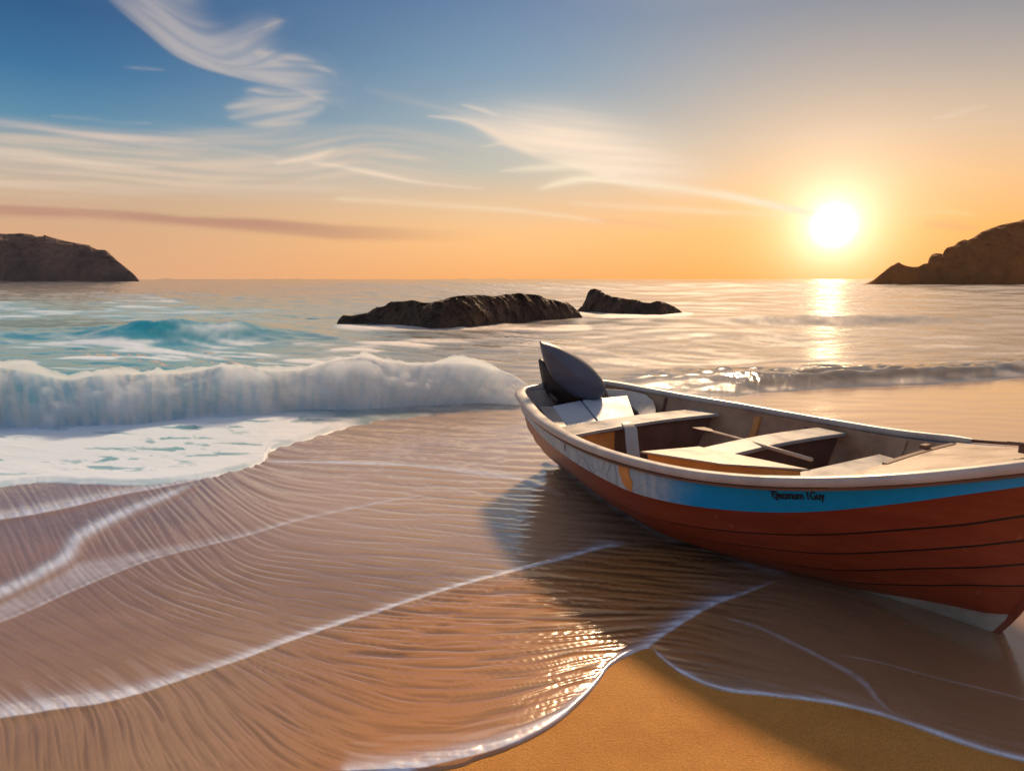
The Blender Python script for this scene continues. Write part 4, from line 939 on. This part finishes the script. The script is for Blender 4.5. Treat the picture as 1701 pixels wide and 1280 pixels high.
hull_patch('seam', [(-2.13, .59), (-2.135, .53), (-2.15, .47), (-2.142, .47), (-2.126, .53), (-2.118, .59)], -.003, M_dkwood, top_strake)
# lettering on the blue plank
tcv = bpy.data.curves.new('lettering', 'FONT'); tcv.body = 'Qeomum 1Guy'; tcv.size = 1.0; tcv.shear = 0.25; tcv.space_character = 0.95
tob = bpy.data.objects.new('lettering_curve', tcv); scn.collection.objects.link(tob)
dg = bpy.context.evaluated_depsgraph_get(); tme = bpy.data.meshes.new_from_object(tob.evaluated_get(dg)); bpy.data.objects.remove(tob)
vx = [v_.co.copy() for v_ in tme.vertices]; x0 = min(v_.x for v_ in vx); x1 = max(v_.x for v_ in vx)
TX0, TX1, TH_ = -.660, -.452, .060
for i, v_ in enumerate(tme.vertices):
    f = (vx[i].x - x0) / (x1 - x0); t_ = TX0 + (TX1 - TX0) * f; zc_ = float(sh_(t_)) - .075 - .012 * 0
    z = zc_ + (vx[i].y - .35) * TH_ + (-.012 * (1 - min(f / .12, 1)) * 0)
    zt = float(sh_(t_)) - .012; zb = float(hs(LT, LAP[0], t_)); v_.co = Vector(on_hull(t_, z, .013 * (zt - z) / (zt - zb) + .003))
n0 = len(tme.vertices); cV = [tuple(v_.co) for v_ in tme.vertices]; cF = [tuple(p_.vertices) for p_ in tme.polygons]; tme = bpy.data.meshes.new('lettering')
tme.from_pydata([(x + d_, y, z + e_) for d_, e_ in ((0, 0), (.0018, .0003), (-.0018, -.0003), (.0004, .0014), (-.0004, -.0014)) for x, y, z in cV], [], [tuple(i + n0 * k for i in f_) for k in range(5) for f_ in cF]); tme.update()
o = link('lettering', tme, M_black, top_strake, smooth=False); o['label'] = 'small black slanted lettering on the blue plank'
# swoosh under the first letters
mb = MB(); P = [(-.668, .045), (-.655, .02), (-.635, -.002), (-.612, -.012), (-.592, -.010)]
pts = []
for t_, dz_ in P:
    z = float(sh_(t_)) - .085 + dz_; zt = float(sh_(t_)) - .012; zb = float(hs(LT, LAP[0], t_)); pts.append(on_hull(t_, z, .013 * (zt - z) / (zt - zb) + .003))
mb.tube(pts, lambda i: [.001, .0022, .0025, .002, .001][i], 6); mb.build('flourish', M_black, top_strake)

# ------------------------------------------------------------------ outboard motor on the transom
def m_cowl(c, r):
    def f(t, p):
        o = t.obj(); n = t.noise(o, 7, 5, .6); t.put(p['Base Color'], t.mix(t.mr(n, .3, .7), c, tuple(v * 1.35 for v in c))); t.put(p['Roughness'], t.mr(n, .2, .8, r - .06, r + .12)); t.put(p['Normal'], t.bump(t.noise(o, 60, 3, .6), .06, .002))
    return f
M_cowl = mat('slate motor cover', m_cowl((0.060, 0.066, 0.095), .38)); M_cowl2 = mat('dark motor casing', m_cowl((0.022, 0.018, 0.020), .34)); M_metal = mat('black metal', m_cowl((0.02, 0.016, 0.016), .3))
ca_, sa_ = math.cos(R(-58)), math.sin(R(-58))
mloc = (BOAT[0] + ca_ * -3.36, BOAT[1] + sa_ * -3.36, .0)
motor = empty('outboard_motor', mloc, 0.0); tag(motor, 'dark slate outboard motor with pointed cover clamped to the boat stern', 'outboard motor')
OUT = [(896, 566), (910, 569), (928, 575), (945, 583), (962, 593), (978, 605), (992, 619), (1001, 631), (1005, 642), (1003, 653), (996, 660), (984, 664), (968, 663), (951, 658), (936, 648), (922, 634), (912, 618), (904, 600), (899, 583)]
YC = 5.62      # distance at which the cover stands
def m_pt(px, py, y=YC):
    uu = (640 - py) / FPX; rr = (px - 850.5) / FPX; d = y / (_c + _s * uu); return Vector((rr * d, y, CAMH + (-_s + _c * uu) * d))
def puffy(outline, name, m, half, ctr, sx=1.0, tilt=0.0, y=YC, nlay=15, power=2.4, parent=motor):
    ol = sm_poly([p_ for p_ in outline] + [outline[0]], 4)[:-1]; C0 = m_pt(*ctr, y); base = [m_pt(p_[0], p_[1], y) - C0 for p_ in ol]; V = []; n_ = len(base)
    for k in range(nlay):
        a_ = -1 + 2 * k / (nlay - 1); s__ = max((1 - abs(a_) ** power) ** (1 / power), .02)
        for b_ in base:
            q = C0 + b_ * s__; q = q + Vector((0, a_ * half - tilt * (b_.z * s__), 0)); V.append(q - Vector(mloc))
    F = [(i * n_ + j, i * n_ + (j + 1) % n_, (i + 1) * n_ + (j + 1) % n_, (i + 1) * n_ + j) for i in range(nlay - 1) for j in range(n_)]
    F += [tuple(range(n_))[::-1], tuple((nlay - 1) * n_ + j for j in range(n_))]
    mb = MB(); mb.add(V, F); return mb.build(name, m, parent, smooth=True)
puffy(OUT, 'cover', M_cowl, .13, (955, 622), y=5.60, power=3.2)
LOWO = [(894, 598), (901, 596), (912, 616), (930, 640), (955, 657), (985, 663), (1000, 660), (1003, 667), (985, 676), (955, 678), (925, 668), (905, 648), (898, 622)]
puffy(LOWO, 'lower_casing', M_cowl2, .12, (935, 645), y=5.70, power=3.0)
L = lambda t, y, z: Vector((BOAT[0] + ca_ * t - sa_ * y, BOAT[1] + sa_ * t + ca_ * y, z)) - Vector(mloc)
mb = MB(); mb.tube([L(-3.46, .0, .70), L(-3.47, 0, .45), L(-3.48, 0, .12)], .045, 12); mb.build('leg', M_metal, motor, smooth=True)
mb = MB(); mb.tube([L(-3.56, 0, .13), L(-3.34, 0, .13)], lambda i: (.035, .03)[i], 12); mb.build('gear_case', M_metal, motor, smooth=True)
mb = MB(); c_ = L(-3.36, -.02, .66); mb.box(c_, (.16, .20, .13), R(-58)); mb.box(L(-3.25, -.10, .60), (.05, .03, .16), R(-58), R(14)); mb.box(L(-3.25, .08, .60), (.05, .03, .16), R(-58), R(14)); mb.tube([L(-3.27, -.10, .56), L(-3.17, -.12, .55)], .010, 8); mb.tube([L(-3.17, -.16, .55), L(-3.17, -.08, .55)], .008, 8)
mb.build('clamp_bracket', M_metal, motor, bevel=.006)
mb = MB(); mb.tube([L(-3.30, -.16, .68), L(-3.16, -.25, .665), L(-3.02, -.31, .655)], .017, 10); mb.build('tiller', M_metal, motor, smooth=True)

# ------------------------------------------------------------------ oar lying across the seats
oar = MB(); a_, b_ = Vector((-1.95, .30, .53)), Vector((-.86, -.17, .645))
ob_ = empty('oar', (BOAT[0], BOAT[1], 0), R(-58)); tag(ob_, 'thin pale oar shaft lying diagonally across the boat seats', 'oar')
oar.tube([a_, a_.lerp(b_, .5), b_], lambda i: (.011, .013, .011)[i], 10); oar.build('shaft', M_cream, ob_, smooth=True)
ol_ = MB(); ol_.sweep([a_ - (b_ - a_).normalized() * .26, a_ - (b_ - a_).normalized() * .14, a_], lambda i: [(-(.05, .05, .012)[i], -.006), ((.05, .05, .012)[i], -.006), ((.05, .05, .012)[i], .006), (-(.05, .05, .012)[i], .006)])
ol_.build('blade', M_dkwood, ob_, bevel=.003)
